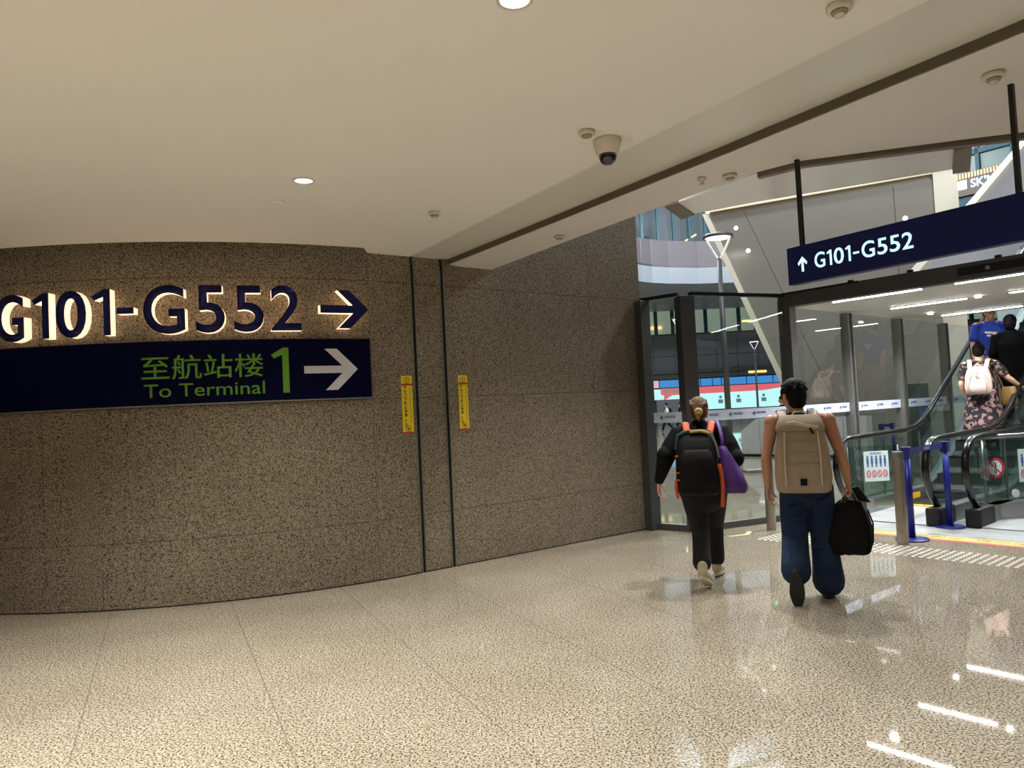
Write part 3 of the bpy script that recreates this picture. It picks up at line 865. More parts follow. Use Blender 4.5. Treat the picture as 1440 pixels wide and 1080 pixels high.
b = MB(); b.blob((0.16, -0.014, 0.675), (0.014, 0.002, 0.016)); b.box((0.16, -0.014, 0.635), (0.034, 0.002, 0.05)); b.box((0.15, -0.014, 0.575), (0.012, 0.002, 0.07)); b.box((0.172, -0.014, 0.575), (0.012, 0.002, 0.07)); b.build('pictogram', M['ink'], d_)
MB().cyl((0.40, -0.02, 0.30), (0.40, -0.03, 0.30), 0.05, None, 24).build('round_cap', M['white_cloth'], r)
tag(r, 'low glass barrier with red no entry disc before the right escalator', 'barrier')


def poster(loc, rz, lab):
    r = empty('poster', loc, rz)
    MB().span(-0.17, 0.17, -0.003, 0.0, -0.2, 0.2).build('sheet', M['poster'], r)
    for k in range(5):
        b = MB(); x = -0.12 + k * 0.06
        b.blob((x, -0.004, 0.125), (0.014, 0.0015, 0.016)); b.box((x, -0.004, 0.07), (0.03, 0.002, 0.075)); b.box((x, -0.004, 0.015), (0.02, 0.002, 0.05))
        b.build('pictogram', M['poster_blue'], r)
    for k in range(4):
        b = MB(); x = -0.115 + k * 0.077; rr = []
        for j in range(25):
            a = 2 * pi * j / 24
            rr.append([Vector((x + qv * cos(a), -dv, -0.1 + qv * 1.5 * sin(a))) for qv, dv in ((0.022, 0.003), (0.022, 0.005), (0.032, 0.005), (0.032, 0.003))])
        b.rings(rr, False); b.box((x, -0.004, -0.1), (0.05, 0.002, 0.01), Matrix.Rotation(radians(55), 3, 'Y'))
        b.build('prohibition_mark', M['poster_red'], r)
    text_bm('乘梯须知', 0.16, 0.03, 0.001).move(Matrix.Translation((0, -0.003, 0.17))).build('heading', M['poster_blue'], r)
    return tag(r, lab, 'poster', 'escalator safety posters')


poster((6.30, 9.10, 0.63), atan2(dq.y, dq.x), 'safety poster with red circles on the right glass barrier')
# side barrier carrying the left poster
p2, q2 = V(-0.02, 0.35), V(0.40, 0.35)
pz = V(0.30, 1.0, 0)
r = empty('glass_barrier', (4.72, 9.92, 0), radians(4))
MB().span(-0.30, 0.40, -0.006, 0.006, 0.1, 0.9).build('glass_pane', M['glass_green'], r)
for x in (-0.30, 0.40): MB().cyl((x, 0, 0), (x, 0, 0.90), 0.012).build('stanchion', M['frame'], r, True)
tag(r, 'short glass panel beside the left escalator, carrying a poster', 'barrier')
poster((4.80, 9.905, 0.63), radians(4), 'safety poster with red circles left of the steel bollard')

# ------------------------------------------------------------------ bollards and belt posts
def bollard(c, rot, lab, led=False):
    r = empty('bollard', (c[0], c[1], 0), rot)
    MB().lathe([(0.056, 0), (0.056, 0.955), (0.05, 0.968), (0.001, 0.968)], seg=36).build('post', M['steel'], r, False)
    MB().lathe([(0.0575, 0.88), (0.0575, 0.955), (0.052, 0.971), (0.001, 0.972)], seg=36).build('cap', M['frame_light'], r)
    if led:
        b = poly_bm([(-0.006, -0.03), (0.006, -0.03), (0.006, 0.0), (0.024, 0.0), (0.0, 0.03), (-0.024, 0.0), (-0.006, 0.0)], 0.004)
        b.move(Matrix.Translation((0, -0.056, 0.865))).build('green_arrow', M['green_led'], r)
    tag(r, lab, 'bollard', 'steel bollards at the entrance')
    return r


bollard((3.07, 9.07), radians(-18), 'steel bollard with lit green arrow behind the tank top man', True)
bollard((4.025, 7.84), 0, 'plain steel bollard beside the blue belt posts')


def belt_post(c, lab):
    r = empty('belt_post', (c[0], c[1], 0), VA)
    MB().lathe([(0.165, 0), (0.165, 0.012), (0.15, 0.022), (0.05, 0.03), (0.001, 0.03)], seg=36).build('base', M['blue_post'], r)
    MB().cyl((0, 0, 0.02), (0, 0, 0.90), 0.034).build('post', M['blue_post'], r, True)
    MB().span(-0.042, 0.042, -0.042, 0.042, 0.88, 1.0, 0.008).build('belt_head', M['belt'], r)
    return tag(r, lab, 'belt post', 'blue belt posts')


def belt(p, q, lab, txt=True):
    p, q = Vector(p), Vector(q); d = q - p; ln = d.length
    r = empty('barrier_belt', (p.x, p.y, 0.955), atan2(d.y, d.x))
    MB().span(0.062, ln - 0.062, -0.002, 0.002, -0.028, 0.028).build('webbing', M['belt'], r)
    if txt: text_bm('上海机场', 0.16, 0.034, 0.0008).move(Matrix.Translation((ln / 2, -0.002, 0))).build('lettering', M['belt_text'], r)
    tag(r, lab, 'barrier belt')


belt_post((4.225, 8.03), 'blue belt post right beside the steel bollard')
belt_post((5.0, 8.65), 'blue belt post in front of the escalator newels')
belt((4.225, 8.03), (5.0, 8.65), 'dark blue belt between the two nearer posts')
belt_post((7.30, 14.75), 'blue belt post behind the glass, left of the far pair')
belt_post((7.62, 14.95), 'blue belt post behind the glass, right of the far pair')
belt((7.30, 14.75), (7.62, 14.95), 'short blue belt between the posts behind the glass', False)

# floor markings
r = empty('caution_tape', V(0.35, -0.5), VA)
MB().span(0, 5.2, -0.10, 0.12, 0.0005, 0.003).build('yellow_band', M['caution'], r)
MB().span(0, 5.2, -0.19, -0.10, 0.0005, 0.003).build('red_band', M['caution_red'], r)
text_bm('小心台阶  注意安全  请勿停留  小心台阶  注意安全  请勿停留', 4.6, 0.10, 0.0005).move(Matrix.Rotation(-pi / 2, 4, 'X')).move(Matrix.Translation((2.6, 0.02, 0.003))).build('lettering', M['mustard'], r)
tag(r, 'yellow and red printed tape across the entrance floor', 'floor tape')
b = poly_bm([(0, 0), (0.22, 0.10), (0.22, 0.16), (0.0, 0.07), (-0.22, 0.16), (-0.22, 0.1)], 0.002)
b.move(Matrix.Rotation(-pi / 2, 4, 'X')); o = b.build('floor_marking', M['caution']); o.location = V(0.16, -1.45, 0.002); o.rotation_euler = (0, 0, radians(40))
tag(o, 'pale yellow chevron on the floor near the green arrow bollard', 'floor marking')
tag(MB().prism([tuple(V(-0.02, -0.38)[:2]), tuple(V(5.5, -0.38)[:2]), tuple(V(5.5, 1.5)[:2]), tuple(V(-0.02, 1.5)[:2])], 0.0, 0.006).build('entrance_mat', M['mat_grey']), 'grey entrance matting in front of the escalators', 'mat')
b = MB()
for i in range(38):
    for j in range(7):
        c = V(0.40 + i * 0.072, -1.62 + j * 0.072)
        if 1.66 < 0.4 + i * 0.072 < 1.84 and -1.16 < -1.62 + j * 0.072 < -0.96: continue
        b.lathe([(0.021, 0.0005), (0.017, 0.005), (0.001, 0.006)], (c.x, c.y, 0), 10)
tag(b.build('tactile_studs', M['stud']), 'rows of small steel tactile studs set in the floor', 'tactile studs', kind='stuff')

# ------------------------------------------------------------------ atrium behind the glass
# leaning panelled wall
r0 = Vector((8.26, 20.16)); WA = radians(-29)
AW = Vector((cos(WA), sin(WA))); BW = Vector((-sin(WA), cos(WA)))


def PW(t, d, zz):
    p = r0 + AW * t + BW * d; return Vector((p.x, p.y, zz))


b = MB()
g = 0.012
for poly in ([(-2.6, 7.0), (0, 0), (1.0 - g, 0), (-1.6 - g, 7.0)], [(-1.6, 7.0), (1.0, 0), (2.2 - g, 0), (2.2 - g, 7.0)], [(2.2, 0), (3.1, 0), (3.1, 7.0), (2.2, 7.0)]):
    b.slab([PW(t, 0, zz) for t, zz in poly], BW.to_3d() * 0.3)
tag(b.build('wall_panelled', M['panel_wall']), kind='structure')
tag(MB().slab([PW(t, 0.06, zz) for t, zz in [(-2.55, 6.95), (0.04, 0), (3.05, 0), (3.05, 6.95)]], BW.to_3d() * 0.2).build('wall_panelled_core', M['taupe']), kind='structure')
tag(MB().slab([PW(t, -0.06, zz) for t, zz in [(-2.78, 7.1), (-0.14, 0), (0.0, 0), (-2.62, 7.1)]], BW.to_3d() * 0.42).build('trim_9', M['cream']), kind='structure')
tag(MB().slab([PW(t, 0.1, zz) for t, zz in [(-2.6, 7.0), (3.1, 7.0), (3.1, 7.16), (-2.6, 7.16)]], BW.to_3d() * 0.2).build('trim_10', M['taupe']), kind='structure')
tag(MB().slab([PW(t, 0.0, zz) for t, zz in [(-2.7, 7.16), (3.1, 7.16), (3.1, 7.32), (-2.7, 7.32)]], BW.to_3d() * 0.25).build('trim_11', M['cove']), kind='structure')
tag(MB().slab([PW(t, -0.2, zz) for t, zz in [(-2.7, 7.32), (3.7, 7.32), (3.7, 7.6), (-2.7, 7.6)]], BW.to_3d() * 0.6).build('trim_12', M['taupe']), kind='structure')
tag(MB().slab([PW(t, -0.1, zz) for t, zz in [(3.1, 0), (3.62, 0), (3.62, 7.35), (3.1, 7.35)]], BW.to_3d() * 0.5).build('trim_13', M['cream']), kind='structure')
for px_t, zz, lab in ((-1.85, 6.55, 'bright small spot on the leaning panelled wall, upper left one'), (-1.55, 5.85, 'bright small spot on the leaning panelled wall, lower left one'), (2.42, 6.1, 'bright small spot on the panelled wall near its right end')):
    o = MB().lathe([(0.001, 0.02), (0.045, 0.02), (0.06, 0.0), (0.001, 0.0)]).move(Matrix.Rotation(pi / 2, 4, 'X')).build('wall_spot', M['spot_glow'], None, True)  # glowing discs drawn for the bright dots on the cladding
    o.location = PW(px_t, -0.001, zz); o.rotation_euler = (0, 0, WA); tag(o, lab, 'wall light', 'small spots on the panelled wall')

# white inclined cladding of the upper flight
q0 = Vector((5.5, 10.0)); b = MB()
prof = [(-0.05, 3.17), (9.0, 8.06), (9.0, 6.4), (2.4, 2.99), (-0.05, 2.99)]


def QW(s, d, zz):
    p = q0 + BX * s + AX * d; return Vector((p.x, p.y, zz))


r = empty('inclined_cladding', QW(0, 0, 2.99)); Mi = Matrix.Translation(-r.location)
MB().slab([QW(s, 0, zz) for s, zz in prof], AX.to_3d() * 0.1).move(Mi).build('panel', M['white_clad'], r)
MB().slab([QW(s, -0.02, zz) for s, zz in [(-0.15, 3.16), (9.0, 8.10), (9.0, 8.02), (-0.02, 3.14)]], AX.to_3d() * 0.14).move(Mi).build('edge_trim', M['cream'], r)
MB().slab([QW(s, -0.004, zz) for s, zz in [(0.15, 3.12), (9.0, 7.88), (9.0, 7.86), (0.18, 3.11)]], AX.to_3d() * 0.02).move(Mi).build('joint_line', M['frame_light'], r)
tag(r, 'white inclined side cladding rising behind the hanging sign', 'cladding')

# low white counter in front of the leaning wall
k0 = Vector((6.5, 21.3)); r = empty('counter', (k0.x, k0.y, 0), VA)
MB().slab([(0, 0, 0), (3.6, 0, 0), (3.6, 0, 1.06), (0.5, 0, 1.06), (0.0, 0, 0.72)], (0, 0.3, 0)).build('front_panel', M['plinth'], r)
MB().span(-0.02, 3.6, -0.03, 0.02, 0.0, 0.07).build('kick_strip', M['black'], r)
for x in (0.6, 1.2, 1.8, 2.4, 3.0): MB().span(x - 0.004, x + 0.004, -0.004, 0.0, 0.07, 1.05).build('joint', M['frame_light'], r)
tag(r, 'low white glossy counter seen through the wide glass bay', 'counter')
o = MB().prism([(0, 0), (0.5, 0.1), (0.5, 0.5), (0, 0.4)], 0.0, 0.06).build('floor_hatch', M['grey_plastic']); o.location = (5.05, 16.2, 0.001)
tag(o, 'small grey floor cover beyond the wide glass bay', 'floor cover')

# smoky panel behind the third bay
r = empty('partition', (7.35, 13.9, 0), radians(-3))
MB().span(0.0, 0.44, -0.01, 0.01, 0.05, 1.75).build('glass_pane', M['glass_smoke'], r)
MB().span(-0.12, 0.0, -0.03, 0.03, 0.0, 1.8).build('side_post', M['frame'], r)
MB().span(0.0, 0.44, -0.02, 0.02, 0.0, 0.05).build('foot_rail', M['frame'], r)
MB().span(0.24, 0.38, -0.014, -0.01, 1.05, 1.3).build('notice', M['poster_blue'], r)
tag(r, 'smoky glass partition panel behind the third walkway bay', 'partition')
# back wall of the escalator hall
p = [V(-2.6, 17), V(9, 17), V(9, 17.3), V(-2.6, 17.3)]
tag(MB().prism([(v.x, v.y) for v in p], 0, 4.0).build('wall_far', M['white_clad']), kind='structure')

# street lamps
def street_lamp(c, zr, lab, m_arm='post_arm_glow'):
    r = empty('street_lamp', (c[0], c[1], 0), zr)
    MB().tube([(0, 0, 0.0), (0, 0, 3.0), (0, 0, 5.5)], [0.085, 0.075, 0.06], 20, None, False).build('pole', M['pole'], r, True)
    MB().lathe([(0.16, 0), (0.16, 0.03), (0.1, 0.05), (0.1, 0.3), (0.085, 0.32)]).build('base', M['pole'], r)
    for s in (-1, 1):
        MB().tube([(s * 0.02, 0, 5.46), (s * 0.09, 0, 5.58), (s * 0.2, 0, 5.8), (s * 0.29, 0, 5.98), (s * 0.31, 0, 6.06)], [(0.035, 0.05), (0.032, 0.045), (0.03, 0.04), (0.03, 0.04), (0.03, 0.04)], 10, (1, 0, 0)).build('bracket', M[m_arm], r, True)
    MB().lathe([(0.001, 6.15), (0.34, 6.15), (0.41, 6.11), (0.41, 6.05), (0.36, 6.04), (0.34, 6.06)]).build('lamp_head', M['pole'], r, True)
    MB().lathe([(0.001, 6.045), (0.33, 6.045), (0.335, 6.06), (0.001, 6.06)]).build('diffuser', M['post_lamp_glow'], r)
    tag(r, lab, 'street lamp', 'street lamps in the atrium')
    return r


l1 = street_lamp((5.80, 20.0), radians(-16), 'tall street lamp with ring head, nearest, in front of the leaning wall')
for c, lab in (((8.95, 38.8), 'distant street lamp seen left of the thick dark column'), ((18.5, 56.0), 'farthest thin street lamp seen above the cyan screen')):
    l = dup_tree(l1); l.location = (c[0], c[1], 0); l['label'] = lab

# far facade with screen
tag(MB().span(4, 46, 62, 62.4, 0, 7.4).build('wall_facade', M['facade']), kind='structure')
b = MB()
for k in range(24): b.span(5 + k * 1.75, 5.03 + k * 1.75, 61.97, 62, 0, 7.4)
for zz in (3.9, 5.6): b.span(4, 46, 61.97, 62, zz, zz + 0.04)
tag(b.build('trim_14', M['screen_dark']), kind='structure')
tag(MB().span(4, 46, 61.6, 62.0, 4.15, 4.45).build('trim_15', M['frame']), kind='structure')


def curtain(n, x0, x1, y, z0, z1, sp, room, wdt):
    wr = MB().span(x0, x1, y, y + 0.03, z0, z1).build('window_%d' % n, M['glass']); tag(wr, kind='structure')
    b = MB(); x = x0
    while x < x1: b.span(x, x + wdt, y - 0.1, y + 0.12, z0, z1); x += sp
    b.span(x0, x1, y - 0.06, y + 0.08, z0, z0 + 0.12); b.span(x0, x1, y - 0.06, y + 0.08, z1 - 0.12, z1)
    b.build('mullions', M['teal_frame'], wr)
    tag(MB().span(x0, x1, y + 3.0, y + 3.1, z0, z1).build('wall_room_%d' % n, M[room]), kind='structure')
    tag(MB().span(x0, x1, y + 0.2, y + 3.0, z0 - 0.2, z0).build('floor_%d' % n, M['facade']), kind='structure')


curtain(1, 8, 46, 62.1, 7.4, 11.6, 1.4, 'lit_room', 0.28)
for x, zz, ln, lab in ((12.3, 8.4, 2.2, 'pale lit shelf behind the lower curtain wall, left of the column'), (16.6, 10.6, 1.5, 'warm lamp row behind the curtain wall above the wide glass bay')):
    o = MB().span(-ln / 2, ln / 2, -0.1, 0.1, -0.12, 0.12).build('lamp_row', M['warm_lamp']); o.location = (x, 64.98, zz); tag(o, lab, 'lamp')
for x, zz, lab in ((20.0, 10.9, 'short warm lamp on the grey facade, topmost'), (20.3, 8.3, 'short warm lamp on the grey facade, middle'), (20.6, 4.0, 'short warm lamp just above the cyan screen')):
    o = MB().span(-0.75, 0.75, -0.06, 0.06, -0.09, 0.09, 0.02).build('facade_lamp', M['warm_lamp']); o.location = (x, 61.93, zz); tag(o, lab, 'facade lamp', 'warm lamps on the far facade')
r = empty('video_wall', (11.4, 61.7, 1.0))
MB().span(0, 12.6, 0, 0.25, 0, 2.75).build('housing', M['screen_dark'], r)
MB().span(0.05, 12.5, -0.03, 0, 0.05, 1.9).build('display', M['screen'], r)
x = 0.05
for wd, m in ((0.85, 'screen_pink'), (1.75, 'screen_blue'), (1.7, 'screen_blue'), (1.0, 'screen_blue'), (0.75, 'screen_blue'), (2.1, 'screen_blue'), (2.2, 'screen_blue'), (1.5, 'screen_blue')):
    MB().span(x, x + wd - 0.08, -0.04, 0, 2.02, 2.62).build('header_panel', M[m], r); x += wd
b = MB().slab([(0.95, -0.05, 1.95), (12.0, -0.05, 1.95), (11.2, -0.05, 1.62), (9.5, -0.05, 1.42), (1.9, -0.05, 1.36), (1.2, -0.05, 0.95), (1.2, -0.05, 1.36), (0.95, -0.05, 1.45)], (0, 0.03, 0)).build('red_band', M['screen_red'], r)
MB().span(1.3, 1.62, -0.06, -0.05, 1.48, 1.84, 0.004).build('screen_emblem', M['poster'], r)
MB().span(1.8, 3.1, -0.06, -0.05, 1.56, 1.76).build('screen_bar', M['poster'], r)
for x in (5.9, 7.4, 9.5):
    MB().blob((x, -0.035, 1.02), (0.12, 0.01, 0.13), None, 12).span(x - 0.2, x + 0.2, -0.04, -0.03, 0.5, 0.82).build('screen_icon', M['screen_ink'], r)
tag(r, 'long bright cyan and red video wall at the far end', 'video wall')
o = MB().span(0, 2.3, 0, 0.8, 0, 2.0, 0.04).build('kiosk', M['facade']); o.location = (11.3, 58.4, 0); tag(o, 'dark grey kiosk block under the left end of the video wall', 'kiosk')

# curved balcony
BL = [(8.0, 45.4), (8.45, 45.9), (9.2, 46.5), (10.4, 47.1), (12.4, 47.7), (15.5, 48.0), (22, 48.0), (30, 47.2), (42, 45)]
BB = [(x, y + 0.35) for x, y in BL]
tag(MB().prism(BL + [(42, 61), (8.0, 61)], 9.33, 10.40).build('trim_16', M['fascia']), kind='structure')
tag(MB().prism([(x, y - 0.05) for x, y in BL] + BB[::-1], 10.40, 10.5).build('trim_17', M['frame']), kind='structure')
b = MB(); b.prism(BL + BB[::-1], 10.5, 12.1)
tag(b.build('wall_parapet', M['lilac']), kind='structure')
b = MB()
for (x0, y0), (x1, y1) in zip(BL, BL[1:]):
    n = max(1, int(hypot(x1 - x0, y1 - y0) / 1.3))
    for k in range(n):
        f = k / n; b.box((x0 + (x1 - x0) * f, y0 + (y1 - y0) * f - 0.005, 11.3), (0.02, 0.02, 1.6))
tag(b.build('trim_18', M['frame']), kind='structure')
curtain(2, 7.0, 42, 49.2, 12.0, 16.7, 1.06, 'lit_hall', 0.16)
tag(MB().span(2, 60, 10.5, 66, 16.8, 17.1).build('ceiling_atrium', M['fascia']), kind='structure')
tag(MB().span(46, 46.3, 8, 66, 0, 16.8).build('wall_right', M['facade']), kind='structure')
for x, zz, wd, lab in ((15.0, 12.95, 1.5, 'small navy hanging sign behind the upper glazing near the lamp head'), (9.6, 12.9, 0.5, 'tiny navy sign behind the upper glazing beside the granite wall')):
    r = empty('hall_sign', (x, 50.2, zz)); MB().span(-wd / 2, wd / 2, 0, 0.1, -0.28, 0.28).build('panel', M['navy'], r)
    for q in (-0.4, 0.4): MB().cyl((wd * q, 0.05, 0.28), (wd * q, 0.05, 16.8 - zz), 0.015).build('hanger_rod', M['frame'], r)
    MB().box((-wd * 0.2, -0.01, 0), (wd * 0.35, 0.02, 0.16)).build('lit_strip', M['lit_text'], r)
    tag(r, lab, 'sign')
o = MB().span(-0.15, 0.15, -0.05, 0.05, -1.4, 0.7).build('light_box', M['cyan_lamp']); o.location = (8.75, 50.0, 13.4); tag(o, 'cyan lit panel high up at the edge of the granite wall', 'light box')
for k, (x, zz) in enumerate(((12.3, 12.6), (12.9, 13.1), (13.5, 12.55))):
    o = MB().box((0, 0, 0), (0.9, 0.1, 0.09), Matrix.Rotation(radians(-28), 3, 'Y')).build('lamp_row', M['warm_lamp']); MB().cyl((0, 0, 0.0), (0, 0, 16.8 - zz), 0.012).build('hanger_rod', M['frame'], o); o.location = (x, 51.0, zz)
    tag(o, 'warm slanting lamp row behind the upper glazing, ' + ('lowest left one', 'topmost one', 'right one')[k], 'lamp', 'slanting lamp rows upstairs')
# shop upstairs at the right
s0 = Vector((15.6, 26.3)); r = empty('upper_shop', (s0.x, s0.y, 6.5), VA)
MB().span(0, 6, 0, 0.3, 0.0, 2.0).build('lower_fascia', M['teal_frame'], r)
MB().span(0, 6, 0.1, 0.3, 2.0, 6.5).build('glazing', mat('grey green glazing', (78, 108, 106), 0.3), r)
for zz in (3.25, 4.6, 5.6): MB().span(0, 6, 0, 0.12, zz, zz + 0.18).build('rail', M['teal_frame'], r)
for x in (0.0, 1.25, 2.3, 3.4, 4.5, 5.6): MB().span(x, x + 0.12, 0, 0.14, 2.0, 6.5).build('mullion', M['teal_frame'], r)
MB().span(-0.45, -0.05, -0.1, 0.3, 0, 6.5).build('side_column', mat('pale blue column', (150, 176, 190), 0.4), r)
tag(r, 'teal glazed shop front high up behind the white inclined cladding', 'shop front')
r = empty('shop_sign', (s0.x + AX.x * 0.55 + BX.x * -0.12, s0.y + AX.y * 0.55 + BX.y * -0.12, 8.35), VA)
MB().span(0, 2.9, 0, 0.1, 0, 0.78).build('panel', mat('grey brown sign board', (110, 100, 92), 0.5), r)
b = MB()
for k in range(30): b.span(0.03 + k * 0.095, 0.07 + k * 0.095, -0.03, 0, 0.60, 0.76)
b.build('lit_slats', M['warm_lamp'], r)
MB().span(0.14, 0.44, -0.02, 0, 0.22, 0.54, 0.004).build('emblem', M['lit_text'], r)
text_bm("SK'NG", 1.05, 0.31, 0.02, 0.02).move(Matrix.Translation((1.08, 0, 0.38))).build('lettering', M['lit_text'], r)
tag(r, 'lit shop sign with warm slats and white lettering, upper right', 'sign')


# ------------------------------------------------------------------ people
def Vv(*a): return Vector(a)


def hand(b, wrist, D, N, S, curl=(14, 36, 60), thumb_close=20.0, k=1.0):
    """palm along D, palm faces N, thumb on side S; unequal bent fingers"""
    D = Vector(D).normalized(); S = Vector(S); S = (S - D * S.dot(D)).normalized(); N = D.cross(S) if D.cross(S).dot(Vector(N)) > 0 else S.cross(D)
    w_ = Vector(wrist)
    R = Matrix((S, N, D)).transposed()
    b.tube([w_ - D * 0.02 * k, w_ + D * 0.02 * k, w_ + D * 0.06 * k, w_ + D * 0.092 * k], [(0.026 * k, 0.019 * k), (0.034 * k, 0.017 * k), (0.042 * k, 0.016 * k), (0.040 * k, 0.013 * k)], 14, S)
    for off, ln, sp in ((0.032, 0.072, 0.10), (0.0105, 0.082, 0.03), (-0.0105, 0.076, -0.03), (-0.031, 0.058, -0.10)):
        p = w_ + D * 0.088 * k + S * off * k; pts = [p]; base = (D + S * sp).normalized()
        for f, a in zip((0.46, 0.30, 0.24), curl):
            d = base * cos(radians(a)) + N * sin(radians(a)); p = p + d * ln * f * k; pts.append(p)
        b.tube(pts, [0.0092 * k, 0.0086 * k, 0.008 * k, 0.007 * k], 10)
    p = w_ + D * 0.028 * k + S * 0.028 * k; pts = [p]
    for d, ln in (((D * 0.55 + S * 0.75 + N * 0.25), 0.036), ((D * 0.85 + S * 0.35 + N * (0.2 + thumb_close / 60)), 0.030), ((D * 0.95 + S * 0.05 + N * (0.2 + thumb_close / 45)), 0.024)):
        p = p + d.normalized() * ln * k; pts.append(p)
    b.tube(pts, [0.0135 * k, 0.011 * k, 0.0095 * k, 0.008 * k], 10)


def head(b, c, yaw=0.0, tilt=0.0, k=1.0):
    R = Matrix.Rotation(yaw, 3, 'Z') @ Matrix.Rotation(tilt, 3, 'X'); c = Vector(c)
    P = lambda x, y, zz: c + R @ (Vector((x, y, zz)) * k)

    def bl(p, r): b.blob(P(*p), tuple(v * k for v in r), R, 18)
    bl((0, -0.008, 0.02), (0.076, 0.096, 0.098)); bl((0, 0.03, -0.055), (0.058, 0.064, 0.062)); bl((0, 0.062, -0.09), (0.028, 0.028, 0.022))
    bl((0, 0.075, 0.02), (0.05, 0.016, 0.012))                                           # brow
    b.tube([P(0, 0.083, 0.012), P(0, 0.098, -0.018), P(0, 0.104, -0.03)], [0.009 * k, 0.012 * k, 0.014 * k], 10)   # nose
    bl((0, 0.088, -0.062), (0.024, 0.010, 0.006)); bl((0, 0.086, -0.073), (0.020, 0.010, 0.007))   # lips
    for s in (-1, 1):
        bl((s * 0.036, 0.066, -0.02), (0.022, 0.018, 0.016))                              # cheeks
        b.blob(P(s * 0.077, 0.002, -0.012), (0.009 * k, 0.020 * k, 0.032 * k), R, 12)     # ears
    return P, R


def eyes(P, R, k, root):
    for s in (-1, 1): MB().blob(P(s * 0.032, 0.079, 0.002), (0.013 * k, 0.009 * k, 0.008 * k), R, 10).build('eye', M['eye'], root, True)


def body(b, J, k=1.0, female=False, fingers=True):
    hip, ch, nk = J['hip'], J['chest'], J['neck']
    mid = (Vector(hip) * 0.55 + Vector(ch) * 0.45)
    hw = 0.17 if female else 0.158
    b.tube([Vector(hip) - Vv(0, 0, 0.06), hip, mid, ch, Vector(ch) + (Vector(nk) - Vector(ch)) * 0.75], [(hw * 0.9, 0.10), (hw, 0.115), (0.135, 0.095), (0.165, 0.11), (0.13, 0.075)], 20, (1, 0, 0))
    b.tube([nk, (Vector(nk) + Vector(J['head'])) / 2, Vector(J['head']) - Vv(0, 0, 0.02)], [0.062, 0.054, 0.052], 16)
    for s in 'lr':
        sh, el, wr = Vector(J['sh' + s]), Vector(J['el' + s]), Vector(J['wr' + s])
        b.tube([Vector(nk) - Vv(0, 0, 0.03), sh + Vv(0, 0, 0.012)], [0.055, 0.048], 14)
        b.blob(sh, (0.06, 0.062, 0.066))
        m1 = sh.lerp(el, 0.4); m2 = el.lerp(wr, 0.3)
        b.tube([sh, m1, el, m2, wr], [0.054, 0.05, 0.039, 0.041, 0.026], 16)
        d = J.get('hd' + s, wr - el); n = J.get('hn' + s, (1 if s == 'l' else -1, 0, 0)); sd = J.get('hs' + s, (0, 1, 0))
        if fingers: hand(b, wr, d, n, sd, J.get('curl' + s, (14, 36, 60)))
        else: b.tube([wr, wr + Vector(d).normalized() * 0.15], [0.028, 0.03], 8)
        hp = Vector(J['hp' + s]); kn, an, to = Vector(J['kn' + s]), Vector(J['an' + s]), Vector(J['to' + s])
        cf = kn.lerp(an, 0.3)
        b.tube([hp, hp.lerp(kn, 0.45), kn, cf, an], [0.088, 0.076, 0.054, 0.054, 0.036], 16)
        b.tube([an, an.lerp(to, 0.5), to], [0.036, 0.036, 0.024], 12)


def shoe(J, s, name, m, msole, root, w0=0.045, L=0.0):
    """upper and sole following ankle -> toe"""
    an, to = Vector(J['an' + s]), Vector(J['to' + s])
    d = (to - an); up = Vector(J.get('up' + s, (0, 0, 1))); fw = Vector(J.get('ft' + s, (0, 1, 0))).normalized(); up = (up - fw * up.dot(fw)).normalized(); sd = fw.cross(up)
    heel = Vector(J['hl' + s])                              # centre of the heel's underside
    P = lambda f, u: heel + fw * f + up * u
    b = MB()
    b.tube([P(0.0, 0.05), P(0.08, 0.05), P(0.16, 0.042), P(0.235, 0.034)], [(w0 * 0.82, 0.045), (w0 * 0.9, 0.045), (w0 * 1.05, 0.036), (w0 * 0.8, 0.026)], 16, sd)
    b.tube([P(0.02, 0.05), P(0.015, 0.115)], [0.044, 0.042], 14)
    o = b.fuse(name, m, root, 0.007, 3)
    b = MB()
    rr = []
    for u in (-0.004, 0.02):
        ring = []
        for k in range(24):
            a = 2 * pi * k / 24; f = 0.115 + 0.148 * sin(a); ww = w0 * (1.0 if f > 0.12 else 0.9) * cos(a)
            ring.append(P(f, u) + sd * ww)
        rr.append(ring)
    b.rings(rr); b.build('sole', msole, o)
    return o


# ---- man in the sand backpack
man_rz = radians(-20)
ML = (2.29, 5.90, 0)
J = dict(hip=(0, -0.02, 0.95), chest=(-0.02, -0.02, 1.26), neck=(-0.035, -0.02, 1.455), head=(-0.05, 0.0, 1.61),
         shl=(-0.225, -0.02, 1.395), ell=(-0.285, -0.06, 1.11), wrl=(-0.285, 0.01, 0.875), shr=(0.19, -0.02, 1.395), elr=(0.27, -0.06, 1.12), wrr=(0.31, 0.03, 0.90),
         hdl=(0.02, 0.06, -1), hsl=(0.3, 1, 0), curll=(25, 60, 95), hdr=(0.06, 0.06, -1), hsr=(-0.2, 1, 0), curlr=(55, 130, 195),
         hpl=(-0.09, -0.02, 0.90), knl=(-0.105, 0.02, 0.50), anl=(-0.115, -0.27, 0.225), tol=(-0.115, -0.225, 0.03),
         hpr=(0.09, -0.02, 0.90), knr=(0.11, 0.07, 0.49), anr=(0.12, 0.05, 0.09), tor=(0.13, 0.22, 0.035),
         upl=(0, 0.93, 0.3), ftl=(0.0, 0.26, -0.96), hll=(-0.115, -0.325, 0.245), upr=(0, 0, 1), ftr=(0.06, 1, 0), hlr=(0.115, 0.02, 0.004))
b = MB(); body(b, J); Ph, Rh = head(b, J['head'], radians(28), 0.0, 1.03)
man = b.fuse('person', M['skin'], None, 0.0045, 5); man.location = ML; man.rotation_euler = (0, 0, man_rz)
